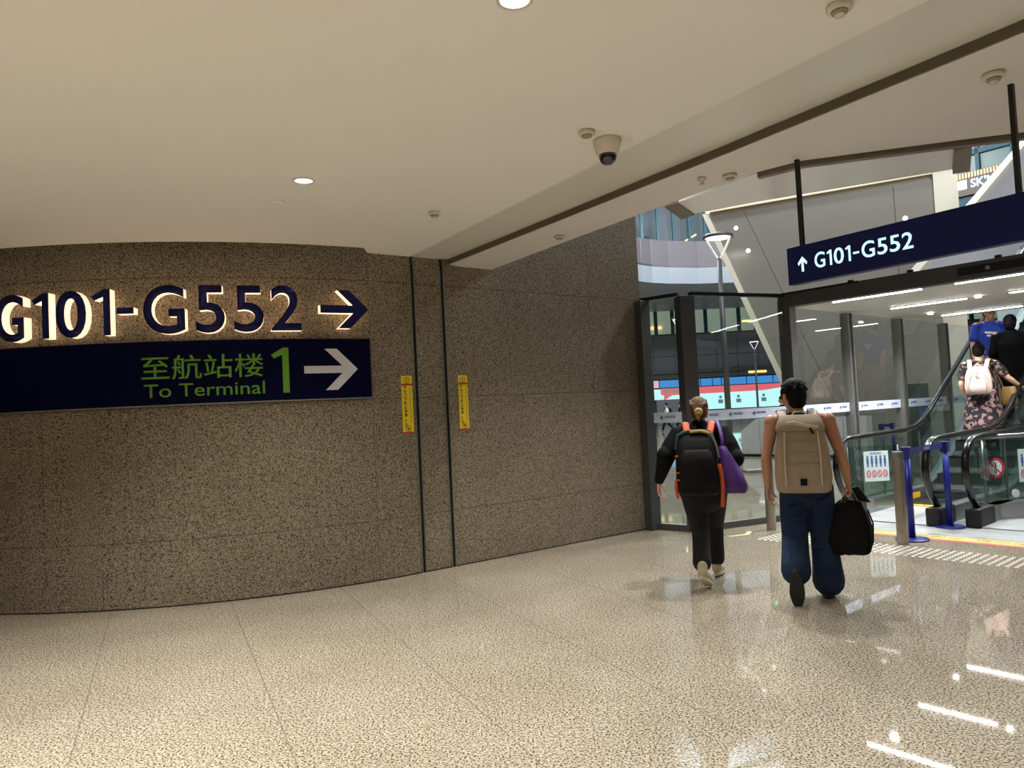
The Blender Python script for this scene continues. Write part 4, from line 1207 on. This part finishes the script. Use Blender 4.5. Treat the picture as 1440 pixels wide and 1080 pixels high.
tag(man, 'person in black tank top and blue jeans walking away with sand backpack', 'person')
eyes(Ph, Rh, 1.03, man)
b = MB()
b.blob(Ph(0, -0.012, 0.045), (0.089, 0.103, 0.092), Rh, 22); b.blob(Ph(0, -0.045, -0.005), (0.083, 0.072, 0.085), Rh, 22); b.blob(Ph(0, -0.05, -0.055), (0.072, 0.055, 0.058), Rh)
b.blob(Ph(0, 0.055, 0.07), (0.072, 0.042, 0.04), Rh)
for s in (-1, 1): b.blob(Ph(s * 0.074, 0.025, 0.02), (0.012, 0.035, 0.045), Rh)
rnd = random.Random(4)
for k in range(46):
    a, e = rnd.uniform(0, 2 * pi), rnd.uniform(0.05, 1.35)
    p = Vv(0.084 * cos(a) * cos(e), 0.098 * sin(a) * cos(e) - 0.015, 0.03 + 0.092 * sin(e)); q = p * 1.09 + Vv(rnd.uniform(-.02, .02), rnd.uniform(-.02, .02), -0.016)
    if p.y > 0.05 and p.z < 0.06: continue
    b.tube([Ph(*p), Ph(*q)], [0.014, 0.006], 6)
b.fuse('hair', M['hair_black'], man, 0.006, 2)
b = MB()
b.tube([(0, -0.02, 0.88), (0, -0.02, 0.98), (-0.01, -0.02, 1.12), (-0.02, -0.02, 1.28), (-0.03, -0.02, 1.37)], [(0.172, 0.128), (0.172, 0.128), (0.155, 0.115), (0.182, 0.127), (0.145, 0.10)], 24, (1, 0, 0))
for s in (-1, 1): b.tube([(-0.03 + s * 0.105, 0.02, 1.36), (-0.035 + s * 0.085, -0.02, 1.455), (-0.03 + s * 0.10, -0.07, 1.36)], [0.034, 0.032, 0.034], 12)
b.tube([(-0.10, -0.05, 1.45), (-0.035, -0.085, 1.455), (0.03, -0.05, 1.45)], [0.02, 0.022, 0.02], 10)
b.fuse('tank_top', M['tank'], man, 0.007, 3)
b = MB()
b.tube([(0, -0.02, 0.99), (0, -0.02, 0.93), (0, -0.02, 0.86)], [(0.178, 0.135), (0.19, 0.145), (0.185, 0.14)], 24, (1, 0, 0))
kl, kr = Vector(J['knl']), Vector(J['knr'])
b.tube([(-0.09, -0.02, 0.88), (-0.10, 0.01, 0.68), kl, (-0.11, -0.09, 0.37), (-0.113, -0.2, 0.255)], [0.112, 0.108, 0.100, 0.103, 0.112], 22)
b.tube([(0.09, -0.02, 0.88), (0.10, 0.04, 0.68), kr, (0.12, 0.07, 0.28), (0.125, 0.06, 0.13)], [0.112, 0.108, 0.100, 0.108, 0.122], 22)
for k in range(5):
    zz = 0.84 - k * 0.012; b.tube([(-0.15, -0.14, 0.84 - k * 0.09), (-0.08, -0.115, 0.82 - k * 0.09), (-0.03, -0.12, 0.85 - k * 0.09)], 0.012, 8) if k < 3 else None
b.tube([(0.02, -0.14, 0.80), (0.09, -0.125, 0.78), (0.17, -0.12, 0.82)], 0.012, 8)
b.tube([(0.03, -0.05, 0.42), (0.12, -0.03, 0.39), (0.2, 0.02, 0.43)], 0.014, 8)
b.fuse('jeans', M['denim'], man, 0.009, 3)
shoe(J, 'l', 'shoe', M['shoe_dark'], M['shoe_dark'], man, 0.056); shoe(J, 'r', 'shoe', M['shoe_dark'], M['shoe_dark'], man, 0.056)


def onto(o, root):
    """carry local coordinates of a figure over to a free-standing thing"""
    o.location = root.location; o.rotation_euler = root.rotation_euler


# sand backpack (a thing of its own, carried on the back)
r = empty('backpack', (0, 0, 0)); onto(r, man)
b = MB().loft([(0.865, 0.165, -0.33, -0.165), (0.885, 0.195, -0.365, -0.155), (1.0, 0.205, -0.385, -0.15), (1.18, 0.195, -0.375, -0.15), (1.33, 0.172, -0.335, -0.15), (1.40, 0.158, -0.29, -0.15), (1.435, 0.14, -0.25, -0.16)], 3.6, 36)
b.move(Matrix.Translation((-0.02, 0, 0))).build('main_bag', M['tan_bag'], r, True)
b = MB().loft([(1.335, 0.176, -0.345, -0.15), (1.36, 0.176, -0.345, -0.15), (1.415, 0.158, -0.295, -0.15), (1.45, 0.138, -0.25, -0.16), (1.456, 0.10, -0.23, -0.18)], 3.4, 36)
b.move(Matrix.Translation((-0.022, 0, 0))).build('top_flap', M['tan_bag'], r, True)
for pts in (((-0.145, -0.395, 0.93), (-0.145, -0.402, 1.15), (-0.135, -0.372, 1.33)), ((0.105, -0.395, 0.93), (0.105, -0.402, 1.15), (0.095, -0.372, 1.33))):
    MB().tube(pts, [(0.006, 0.004)] * 3, 8, (1, 0, 0)).build('seam_piping', M['tan_light'], r, True)
for zz, yy in ((1.09, -0.393), (1.17, -0.386), (1.255, -0.364)):
    MB().tube([(-0.14, yy + 0.012, zz), (-0.02, yy, zz + 0.006), (0.1, yy + 0.012, zz - 0.004)], [(0.005, 0.004)] * 3, 8, (0, 0, 1)).build('panel_seam', M['tan_bag'], r, True)
MB().box((-0.02, -0.394, 0.955), (0.046, 0.008, 0.05), None, 0.003).build('logo_patch', M['bag_black'], r)
MB().tube([(0.10, -0.353, 1.36), (0.03, -0.372, 1.37), (-0.06, -0.37, 1.40), (-0.12, -0.33, 1.395)], [(0.012, 0.005)] * 4, 8, (0, 0, 1)).build('buckle_strap', M['tan_light'], r, True)
MB().box((0.055, -0.372, 1.335), (0.016, 0.012, 0.05), Matrix.Rotation(radians(-25), 3, 'Y'), 0.003).build('zip_pull', M['bag_black'], r)
for s in (-1, 1):
    MB().tube([(-0.03 + s * 0.105, -0.19, 1.42), (-0.033 + s * 0.115, -0.09, 1.477), (-0.033 + s * 0.12, 0.0, 1.478), (-0.03 + s * 0.125, 0.085, 1.40), (-0.02 + s * 0.135, 0.13, 1.22), (-0.01 + s * 0.175, 0.10, 1.02), (s * 0.185, -0.06, 0.94), (s * 0.17 - 0.02, -0.19, 0.93)], [(0.034, 0.010)] * 5 + [(0.014, 0.006)] * 3, 10, (1, 0, 0)).build('shoulder_strap', M['tan_light'], r, True)
MB().tube([(-0.075, -0.19, 1.44), (-0.055, -0.175, 1.475), (0.015, -0.175, 1.475), (0.035, -0.19, 1.44)], 0.009, 8).build('grab_handle', M['tan_light'], r, True)
tag(r, 'sand coloured canvas backpack with small black patch on man in tank top', 'backpack')

# black tote in his right hand
r = empty('tote_bag', (0, 0, 0)); onto(r, man)
b = MB().loft([(0.355, 0.11, -0.07, 0.07), (0.37, 0.14, -0.10, 0.09), (0.46, 0.155, -0.115, 0.10), (0.58, 0.15, -0.10, 0.095), (0.68, 0.125, -0.08, 0.07), (0.745, 0.085, -0.045, 0.04), (0.77, 0.06, -0.03, 0.03)], 2.6, 26)
rnd = random.Random(9)
for v in b.bm.verts: v.co += Vector((rnd.uniform(-.012, .012), rnd.uniform(-.012, .012), rnd.uniform(-.008, .008)))
b.move(Matrix.Translation((0.30, 0.03, 0.0))).build('bag_body', M['bag_black'], r, True)
for yy in (-0.015, 0.055):
    MB().tube([(0.235, yy + 0.01, 0.70), (0.27, yy, 0.79), (0.318, 0.04 + yy * 0.3, 0.845), (0.345, yy, 0.79), (0.38, yy + 0.01, 0.70)], [(0.012, 0.006)] * 5, 8, (0, 1, 0)).build('handle', M['bag_black'], r, True)
MB().tube([(0.43, -0.03, 0.70), (0.46, -0.05, 0.60), (0.452, -0.06, 0.46), (0.42, -0.06, 0.38)], [(0.014, 0.006)] * 4, 8, (0, 1, 0)).build('side_strap', M['bag_black'], r, True)
tag(r, 'bulging black tote bag hanging from right hand of tank top man', 'bag')
r = empty('pouch', (0, 0, 0)); onto(r, man)
MB().slab([(0.335, 0.02, 0.86), (0.375, 0.02, 0.875), (0.455, 0.0, 0.75), (0.37, 0.0, 0.765)], (0.004, 0.035, 0.004)).build('cover', M['bag_black'], r)
MB().tube([(0.335, 0.035, 0.86), (0.32, 0.045, 0.825)], 0.006, 6).build('loop', M['bag_black'], r, True)
tag(r, 'small flat black pouch held above the black tote bag', 'pouch')

# ---- woman with black backpack
WLc = (1.66, 6.57, 0); wrz = radians(-14)
J = dict(hip=(-0.02, 0.0, 0.90), chest=(-0.02, 0.03, 1.19), neck=(-0.02, 0.04, 1.375), head=(-0.015, 0.07, 1.515),
         shl=(-0.20, 0.04, 1.315), ell=(-0.325, -0.02, 1.115), wrl=(-0.40, 0.06, 0.885), shr=(0.165, 0.04, 1.315), elr=(0.255, -0.05, 1.09), wrr=(0.20, 0.19, 1.03),
         hdl=(-0.03, 0.10, -1), hsl=(0.3, 1, 0), curll=(20, 50, 80), hdr=(-0.4, 0.9, 0.1), hsr=(0, 0.1, 1), hnr=(-1, 0, 0), curlr=(50, 110, 160),
         hpl=(-0.095, 0.0, 0.85), knl=(-0.06, -0.02, 0.46), anl=(-0.06, -0.32, 0.135), tol=(-0.04, -0.2, 0.04),
         hpr=(0.075, 0.0, 0.85), knr=(0.07, 0.20, 0.47), anr=(0.065, 0.26, 0.10), tor=(0.08, 0.42, 0.035),
         upl=(0, 0.4, 0.9), ftl=(0.25, 0.88, -0.42), hll=(-0.065, -0.375, 0.115), upr=(0, 0.1, 1), ftr=(0.22, 1, -0.06), hlr=(0.06, 0.22, 0.022))
b = MB(); body(b, J, 1.0, True); Ph, Rh = head(b, J['head'], radians(-4), radians(-4), 0.97)
wom = b.fuse('person', M['skin_light'], None, 0.0045, 5); wom.location = WLc; wom.rotation_euler = (0, 0, wrz)
tag(wom, 'person in black jacket and trousers with blond bun walking beside glass screen', 'person')
eyes(Ph, Rh, 0.97, wom)
b = MB()
b.blob(Ph(0, -0.012, 0.035), (0.085, 0.103, 0.094), Rh, 22); b.blob(Ph(0, -0.05, -0.01), (0.079, 0.066, 0.082), Rh, 22); b.blob(Ph(0, 0.05, 0.065), (0.068, 0.04, 0.038), Rh)
for k in range(9):
    x = -0.064 + k * 0.016; b.tube([Ph(x, 0.05, 0.115 - abs(x) * 0.3), Ph(x * 1.15, -0.05, 0.115 - abs(x) * 0.4), Ph(x * 1.0, -0.106, 0.05), Ph(x * 0.4, -0.118, -0.012)], 0.0095, 8)
b.fuse('hair', M['hair_brown'], wom, 0.006, 2)
b = MB(); b.blob(Ph(0.005, -0.135, -0.02), (0.04, 0.034, 0.038), Rh, 18)
for k in range(7):
    a = k * 0.9; b.tube([Ph(0.005 + 0.03 * cos(a), -0.14 + 0.02 * sin(a), -0.02 + 0.03 * sin(a)), Ph(0.005 + 0.02 * cos(a + 1.2), -0.168, -0.02 + 0.022 * sin(a + 1.2))], 0.012, 8)
b.tube([Ph(-0.005, -0.13, -0.04), Ph(0.0, -0.135, -0.075), Ph(0.006, -0.125, -0.10)], [0.02, 0.02, 0.008], 10)
b.fuse('hair_bun', M['hair_blond'], wom, 0.006, 2)
b = MB()
b.tube([(-0.02, 0.0, 0.83), (-0.02, 0.0, 0.93), (-0.02, 0.01, 1.05), (-0.02, 0.03, 1.2), (-0.02, 0.04, 1.31), (-0.02, 0.04, 1.385)], [(0.19, 0.15), (0.195, 0.15), (0.172, 0.135), (0.195, 0.14), (0.16, 0.11), (0.072, 0.07)], 26, (1, 0, 0))
b.tube([(-0.12, 0.04, 1.345), J['shl'], Vector(J['shl']).lerp(Vector(J['ell']), 0.55), J['ell'], Vector(J['ell']).lerp(Vector(J['wrl']), 0.4), Vector(J['wrl']) + Vv(0.004, -0.004, 0.02)], [0.06, 0.083, 0.085, 0.082, 0.066, 0.044], 18)
b.tube([(0.08, 0.04, 1.345), J['shr'], Vector(J['shr']).lerp(Vector(J['elr']), 0.55), J['elr'], Vector(J['elr']).lerp(Vector(J['wrr']), 0.5), J['wrr']], [0.06, 0.085, 0.092, 0.09, 0.065, 0.045], 18)
b.blob(Vector(J['ell']) + Vv(-0.01, -0.03, 0.02), (0.07, 0.07, 0.075)); b.blob(Vector(J['elr']) + Vv(0.02, -0.02, 0.0), (0.07, 0.075, 0.08))
b.fuse('jacket', M['jacket'], wom, 0.009, 4)
b = MB()
b.tube([(-0.02, 0.0, 0.93), (-0.02, -0.005, 0.84), (-0.01, 0.0, 0.77)], [(0.19, 0.155), (0.222, 0.175), (0.205, 0.16)], 24, (1, 0, 0))
b.tube([(-0.105, 0.0, 0.83), (-0.09, -0.01, 0.66), J['knl'], (-0.062, -0.15, 0.31), (-0.062, -0.235, 0.225)], [0.122, 0.10, 0.076, 0.075, 0.08], 20)
b.tube([(0.075, 0.0, 0.83), (0.075, 0.1, 0.64), J['knr'], (0.068, 0.24, 0.28), (0.065, 0.255, 0.165)], [0.122, 0.098, 0.074, 0.07, 0.074], 20)
b.fuse('trousers', M['trousers'], wom, 0.009, 4)
shoe(J, 'l', 'shoe', M['shoe_beige'], M['sole_pale'], wom, 0.042); shoe(J, 'r', 'shoe', M['shoe_beige'], M['sole_pale'], wom, 0.042)

r = empty('backpack', (0, 0, 0)); onto(r, wom); dx = -0.055
b = MB().loft([(0.80, 0.15, -0.30, -0.165), (0.83, 0.175, -0.345, -0.155), (0.95, 0.182, -0.365, -0.14), (1.12, 0.178, -0.355, -0.12), (1.25, 0.165, -0.31, -0.10), (1.325, 0.14, -0.25, -0.09), (1.35, 0.11, -0.21, -0.10)], 3.2, 34)
b.move(Matrix.Translation((dx, 0, 0))).build('main_bag', M['bag_black'], r, True)
b = MB().loft([(0.88, 0.13, -0.39, -0.3), (0.90, 0.145, -0.402, -0.3), (1.08, 0.14, -0.395, -0.3), (1.17, 0.12, -0.37, -0.28), (1.19, 0.1, -0.35, -0.28)], 3.2, 30)
b.move(Matrix.Translation((dx, 0, 0))).build('front_pocket', M['bag_black'], r, True)
MB().tube([(dx - 0.172, -0.27, 1.2), (dx - 0.145, -0.245, 1.315), (dx - 0.07, -0.245, 1.342), (dx + 0.03, -0.245, 1.342), (dx + 0.1, -0.25, 1.335)], [(0.016, 0.012)] * 5, 10, (0, 0, 1)).build('teal_piping', M['teal_trim'], r, True)
MB().tube([(dx - 0.04, -0.262, 1.337), (dx + 0.04, -0.262, 1.345), (dx + 0.125, -0.262, 1.318)], [(0.012, 0.008)] * 3, 8, (0, 0, 1)).build('mustard_piping', M['mustard'], r, True)
MB().tube([(dx + 0.125, -0.27, 1.325), (dx + 0.165, -0.29, 1.22), (dx + 0.18, -0.31, 1.12)], [(0.010, 0.008)] * 3, 8, (1, 0, 0)).build('grey_piping', M['frame_light'], r, True)
for s in (-1, 1):
    MB().tube([(-0.03 + s * 0.095, -0.14, 1.315), (-0.025 + s * 0.11, -0.06, 1.402), (-0.025 + s * 0.115, 0.04, 1.41), (-0.02 + s * 0.12, 0.135, 1.34), (-0.02 + s * 0.13, 0.19, 1.17), (-0.02 + s * 0.17, 0.15, 0.98), (-0.02 + s * 0.205, 0.0, 0.90), (dx + s * 0.17, -0.18, 0.87)], [(0.03, 0.010)] * 5 + [(0.014, 0.006)] * 3, 10, (1, 0, 0)).build('shoulder_strap', M['orange'], r, True)
MB().tube([(dx + 0.178, -0.33, 1.06), (dx + 0.195, -0.33, 0.98), (dx + 0.2, -0.30, 0.88), (dx + 0.19, -0.27, 0.70)], [(0.016, 0.005)] * 4, 8, (1, 0, 0)).build('side_strap', M['orange'], r, True)
MB().tube([(dx - 0.178, -0.30, 0.94), (dx - 0.185, -0.29, 0.86), (dx - 0.175, -0.27, 0.78)], [(0.014, 0.005)] * 3, 8, (1, 0, 0)).build('side_strap', M['orange'], r, True)
for zz in (1.0, 0.94, 1.14): MB().box((dx - 0.165, -0.345, zz), (0.03, 0.02, 0.012)).build('loop', M['orange'], r)
tag(r, 'black backpack with orange straps on person with blond bun', 'backpack')
r = empty('drawstring_bag', (0, 0, 0)); onto(r, wom)
b = MB().loft([(0.80, 0.07, -0.07, 0.06), (0.815, 0.105, -0.1, 0.09), (0.87, 0.12, -0.11, 0.1), (0.96, 0.10, -0.09, 0.09), (1.06, 0.072, -0.07, 0.06), (1.16, 0.04, -0.035, 0.03), (1.2, 0.025, -0.02, 0.02)], 2.6, 24)
rnd = random.Random(3)
for v in b.bm.verts:
    v.co += Vector((rnd.uniform(-.008, .008), rnd.uniform(-.008, .008), rnd.uniform(-.005, .005))); v.co.x += (1.2 - v.co.z) * 0.22
b.move(Matrix.Translation((0.165, -0.14, 0.0))).build('bag_body', M['purple'], r, True)
MB().tube([(0.165, -0.14, 1.19), (0.165, -0.12, 1.27), (0.15, -0.06, 1.36), (0.13, 0.03, 1.42)], [(0.016, 0.006)] * 4, 8, (1, 0, 0)).build('carry_strap', M['purple'], r, True)
tag(r, 'purple nylon bag hanging at right side of the black backpack', 'bag')


# ---- people on the escalator
def stand_pose(armr=None, arml=None):
    return dict(hip=(0, 0, 0.92), chest=(0, 0, 1.24), neck=(0, 0, 1.43), head=(0, 0.02, 1.575), shl=(-0.19, 0, 1.37), shr=(0.19, 0, 1.37),
                ell=(arml or [(-0.25, -0.02, 1.1)])[0], wrl=(arml or [0, (-0.24, 0.06, 0.87)])[1], elr=(armr or [(0.25, -0.02, 1.1)])[0], wrr=(armr or [0, (0.24, 0.06, 0.87)])[1],
                hpl=(-0.09, 0, 0.88), knl=(-0.10, 0.03, 0.48), anl=(-0.10, -0.01, 0.09), tol=(-0.12, 0.15, 0.04), hpr=(0.09, 0, 0.88), knr=(0.10, 0.03, 0.48), anr=(0.10, -0.01, 0.09), tor=(0.12, 0.15, 0.04),
                hll=(-0.10, -0.05, 0.006), ftl=(-0.1, 1, 0), hlr=(0.10, -0.05, 0.006), ftr=(0.1, 1, 0))


def placed(o, p, rz): o.location = p; o.rotation_euler = (0, 0, rz); return o


s_ = 3.33
J = stand_pose([(0.34, 0.05, 1.16), (0.47, 0.22, 1.02)], [(-0.25, -0.02, 1.1), (-0.22, 0.1, 0.9)]); J['hdr'] = (0.3, 0.9, -0.2); J['hsr'] = (-1, 0.2, 0); J['hnr'] = (0, 0, -1)
b = MB(); body(b, J, 1, True); Ph, Rh = head(b, J['head'], 0, radians(-8))
pk = placed(b.fuse('person', M['skin_light'], None, 0.007, 4), V(1.17, s_, step_z(s_) + 0.006), radians(-40)); tag(pk, 'person in dark floral dress with pink backpack on the escalator', 'person'); eyes(Ph, Rh, 1, pk)
b = MB(); b.blob(Ph(0, -0.012, 0.035), (0.087, 0.104, 0.094), Rh); b.blob(Ph(0, -0.05, -0.01), (0.08, 0.066, 0.082), Rh); b.blob(Ph(0, -0.06, 0.12), (0.04, 0.04, 0.035), Rh); b.fuse('hair', M['hair_black'], pk, 0.008, 2)
b = MB(); b.tube([(0, 0, 0.42), (0, 0, 0.7), (0, 0, 0.92), (0, 0, 1.08), (0, 0, 1.24), (0, 0, 1.38)], [(0.28, 0.24), (0.24, 0.2), (0.2, 0.16), (0.17, 0.13), (0.185, 0.13), (0.12, 0.085)], 26, (1, 0, 0))
for s, q in ((-1, 'l'), (1, 'r')): b.tube([(s * 0.12, 0, 1.38), J['sh' + q], Vector(J['sh' + q]).lerp(Vector(J['el' + q]), 0.6)], [0.06, 0.075, 0.075], 14)
b.fuse('dress', M['flower'], pk, 0.01, 3)
shoe(J, 'l', 'shoe', M['shoe_dark'], M['shoe_dark'], pk); shoe(J, 'r', 'shoe', M['shoe_dark'], M['shoe_dark'], pk)
r = empty('backpack', (0, 0, 0)); onto(r, pk)
b = MB().loft([(0.93, 0.13, -0.28, -0.165), (0.95, 0.165, -0.32, -0.155), (1.05, 0.175, -0.33, -0.14), (1.2, 0.165, -0.31, -0.135), (1.30, 0.14, -0.27, -0.135), (1.345, 0.09, -0.22, -0.14)], 2.8, 30); b.build('main_bag', M['pink_bag'], r, True)
MB().tube([(-0.13, -0.335, 0.97), (-0.135, -0.345, 1.14), (-0.09, -0.325, 1.25), (0, -0.31, 1.28), (0.09, -0.325, 1.25), (0.135, -0.345, 1.14), (0.13, -0.335, 0.97)], 0.006, 8).build('zip_seam', M['grey_plastic'], r, True)
poly_bm([(-0.03, -0.018), (0.03, -0.018), (0.0, 0.022)], 0.003).move(Matrix.Translation((0, -0.325, 1.20))).build('triangle_mark', M['grey_plastic'], r)
MB().tube([(-0.05, -0.2, 1.34), (0, -0.2, 1.385), (0.05, -0.2, 1.34)], 0.01, 8).build('grab_handle', M['pink_bag'], r, True)
for s in (-1, 1): MB().tube([(s * 0.1, -0.17, 1.33), (s * 0.12, -0.06, 1.455), (s * 0.13, 0.05, 1.45), (s * 0.135, 0.14, 1.3), (s * 0.17, 0.11, 1.02), (s * 0.16, -0.14, 0.98)], [(0.032, 0.010)] * 4 + [(0.012, 0.006)] * 2, 10, (1, 0, 0)).build('shoulder_strap', M['pink_bag'], r, True)
tag(r, 'pale pink backpack on the escalator rider in floral dress', 'backpack')
r = empty('shoulder_bag', (0, 0, 0)); onto(r, pk)
MB().loft([(0.70, 0.09, -0.07, 0.07), (0.72, 0.11, -0.09, 0.09), (0.9, 0.10, -0.08, 0.08), (0.98, 0.08, -0.05, 0.05)], 3, 22).move(Matrix.Translation((0.34, 0.02, 0.05))).build('bag_body', M['mustard_bag'], r, True)
MB().tube([(0.28, 0.02, 1.0), (0.22, 0.0, 1.2), (0.17, 0.0, 1.45)], 0.008, 8).build('carry_strap', M['mustard_bag'], r, True)
tag(r, 'ochre shoulder bag beside the pink backpack', 'bag')

s_ = 4.62
J = stand_pose([(0.25, 0.03, 1.1), (0.26, 0.12, 0.87)], [(-0.24, 0.05, 1.1), (-0.14, 0.2, 0.9)])
b = MB(); body(b, J, 1, False); Ph, Rh = head(b, J['head'], radians(30), radians(-12))
bl = placed(b.fuse('person', M['skin'], None, 0.007, 4), V(0.95, s_, step_z(s_) + 0.006), radians(150)); tag(bl, 'person in royal blue jersey and grey shorts riding the escalator', 'person'); eyes(Ph, Rh, 1, bl)
b = MB(); b.blob(Ph(0, -0.012, 0.045), (0.086, 0.103, 0.085), Rh); b.blob(Ph(0, -0.04, -0.005), (0.08, 0.07, 0.08), Rh); b.fuse('hair', M['hair_black'], bl, 0.008, 2)
b = MB(); b.blob(Ph(0, -0.005, 0.06), (0.094, 0.11, 0.08), Rh); b.blob(Ph(0, 0.10, 0.05), (0.07, 0.06, 0.012), Rh); b.fuse('cap', M['frame'], bl, 0.007, 2)
b = MB(); b.tube([(0, 0, 0.86), (0, 0, 1.05), (0, 0, 1.24), (0, 0, 1.38)], [(0.19, 0.145), (0.175, 0.135), (0.195, 0.14), (0.12, 0.085)], 26, (1, 0, 0))
for s, q in ((-1, 'l'), (1, 'r')): b.tube([(s * 0.12, 0, 1.38), J['sh' + q], Vector(J['sh' + q]).lerp(Vector(J['el' + q]), 0.7)], [0.06, 0.075, 0.08], 14)
b.fuse('jersey', M['blue_shirt'], bl, 0.009, 3)
for zz, wd in ((1.24, 0.16), (1.19, 0.11)): MB().tube([(-wd / 2, 0.13, zz - 0.01), (0, 0.147, zz), (wd / 2, 0.13, zz + 0.012)], [(0.016, 0.004)] * 3, 8, (0, 0, 1)).build('chest_print', M['white_cloth'], bl, True)
b = MB(); b.tube([(0, 0, 0.93), (0, 0, 0.82)], [(0.18, 0.14), (0.19, 0.15)], 24, (1, 0, 0))
for s in (-1, 1): b.tube([(s * 0.09, 0, 0.86), (s * 0.10, 0.03, 0.48)], [0.105, 0.095], 18)
b.fuse('shorts', M['shorts'], bl, 0.01, 3)
shoe(J, 'l', 'shoe', M['white_cloth'], M['white_cloth'], bl); shoe(J, 'r', 'shoe', M['white_cloth'], M['white_cloth'], bl)

s_ = 4.18
J = stand_pose()
b = MB(); body(b, J); Ph, Rh = head(b, J['head'], 0, 0)
dk = placed(b.fuse('person', M['skin'], None, 0.007, 4), V(1.36, s_, step_z(s_) + 0.006), radians(-40)); tag(dk, 'person in dark clothes at the right photo edge on the escalator', 'person'); eyes(Ph, Rh, 1, dk)
b = MB(); b.blob(Ph(0, -0.012, 0.035), (0.092, 0.108, 0.098), Rh); b.blob(Ph(0, -0.06, -0.03), (0.085, 0.066, 0.1), Rh); b.fuse('hair', M['hair_black'], dk, 0.008, 2)
b = MB(); b.tube([(0, 0, 0.72), (0, 0, 0.9), (0, 0, 1.08), (0, 0, 1.24), (0, 0, 1.40)], [(0.22, 0.17), (0.21, 0.165), (0.19, 0.15), (0.205, 0.15), (0.11, 0.085)], 26, (1, 0, 0))
for s, q in ((-1, 'l'), (1, 'r')): b.tube([(s * 0.12, 0, 1.38), J['sh' + q], J['el' + q], Vector(J['wr' + q]) + Vv(0, 0, 0.02)], [0.065, 0.08, 0.07, 0.05], 14)
b.fuse('coat', M['dark_cloth'], dk, 0.01, 3)
b = MB()
for s in (-1, 1): b.tube([(s * 0.09, 0, 0.86), (s * 0.10, 0.03, 0.48), (s * 0.10, -0.01, 0.06)], [0.11, 0.085, 0.075], 18)
b.fuse('trousers', M['dark_cloth'], dk, 0.01, 3)
shoe(J, 'l', 'shoe', M['shoe_dark'], M['shoe_dark'], dk); shoe(J, 'r', 'shoe', M['shoe_dark'], M['shoe_dark'], dk)

# ---- small people far away in the atrium
def far_person(loc, rz, top, bottom, label, walking=True, bag=None):
    J = stand_pose()
    if walking:
        J.update(knl=(-0.09, 0.16, 0.5), anl=(-0.09, 0.30, 0.1), tol=(-0.09, 0.46, 0.06), knr=(0.09, -0.06, 0.48), anr=(0.09, -0.36, 0.16), tor=(0.09, -0.26, 0.04), wrl=(-0.24, -0.16, 0.9), wrr=(0.24, 0.2, 0.9))
    b = MB(); body(b, J, 1, False, False); Ph, Rh = head(b, J['head'])
    o = placed(b.fuse('person', M['skin'], None, 0.014, 2), loc, rz); tag(o, label, 'person')
    b = MB(); b.blob(Ph(0, -0.02, 0.04), (0.09, 0.105, 0.092), Rh); b.fuse('hair', M['hair_black'], o, 0.014, 1)
    b = MB(); b.tube([(0, 0, 0.86), (0, 0, 1.05), (0, 0, 1.24), (0, 0, 1.38)], [(0.19, 0.145), (0.175, 0.135), (0.195, 0.14), (0.12, 0.085)], 18, (1, 0, 0))
    for s, q in ((-1, 'l'), (1, 'r')): b.tube([(s * 0.12, 0, 1.38), J['sh' + q], Vector(J['sh' + q]).lerp(Vector(J['el' + q]), 0.8)], [0.06, 0.075, 0.07], 10)
    b.fuse('shirt', M[top], o, 0.016, 2)
    b = MB(); b.tube([(0, 0, 0.93), (0, 0, 0.84)], [(0.18, 0.14), (0.18, 0.14)], 16, (1, 0, 0))
    for q in 'lr': b.tube([J['hp' + q], J['kn' + q], J['an' + q]], [0.1, 0.08, 0.065], 12)
    b.fuse('trousers', M[bottom], o, 0.016, 2)
    return o


fp = far_person((9.10, 44.0, 0.0), radians(80), 'white_cloth', 'dark_cloth', 'tiny distant person in white top striding left, seen through narrow bay')
r = empty('backpack', (0, 0, 0)); onto(r, fp)
MB().loft([(1.0, 0.14, -0.3, -0.14), (1.2, 0.15, -0.32, -0.14), (1.38, 0.11, -0.25, -0.13)], 3, 18).build('main_bag', M['dark_cloth'], r, True)
for s in (-1, 1): MB().tube([(s * 0.1, -0.15, 1.36), (s * 0.12, 0, 1.47), (s * 0.13, 0.13, 1.3)], 0.02, 6).build('shoulder_strap', M['dark_cloth'], r, True)
tag(r, 'dark backpack on the tiny distant striding person', 'backpack')
far_person((9.98, 44.2, 0.0), radians(70), 'dark_cloth', 'dark_cloth', 'tiny distant person in dark clothes beside the far lamp pole')
far_person((8.62, 23.7, 0.0), radians(60), 'dark_cloth', 'dark_cloth', 'dark silhouetted person behind the white counter, before the video wall', False)
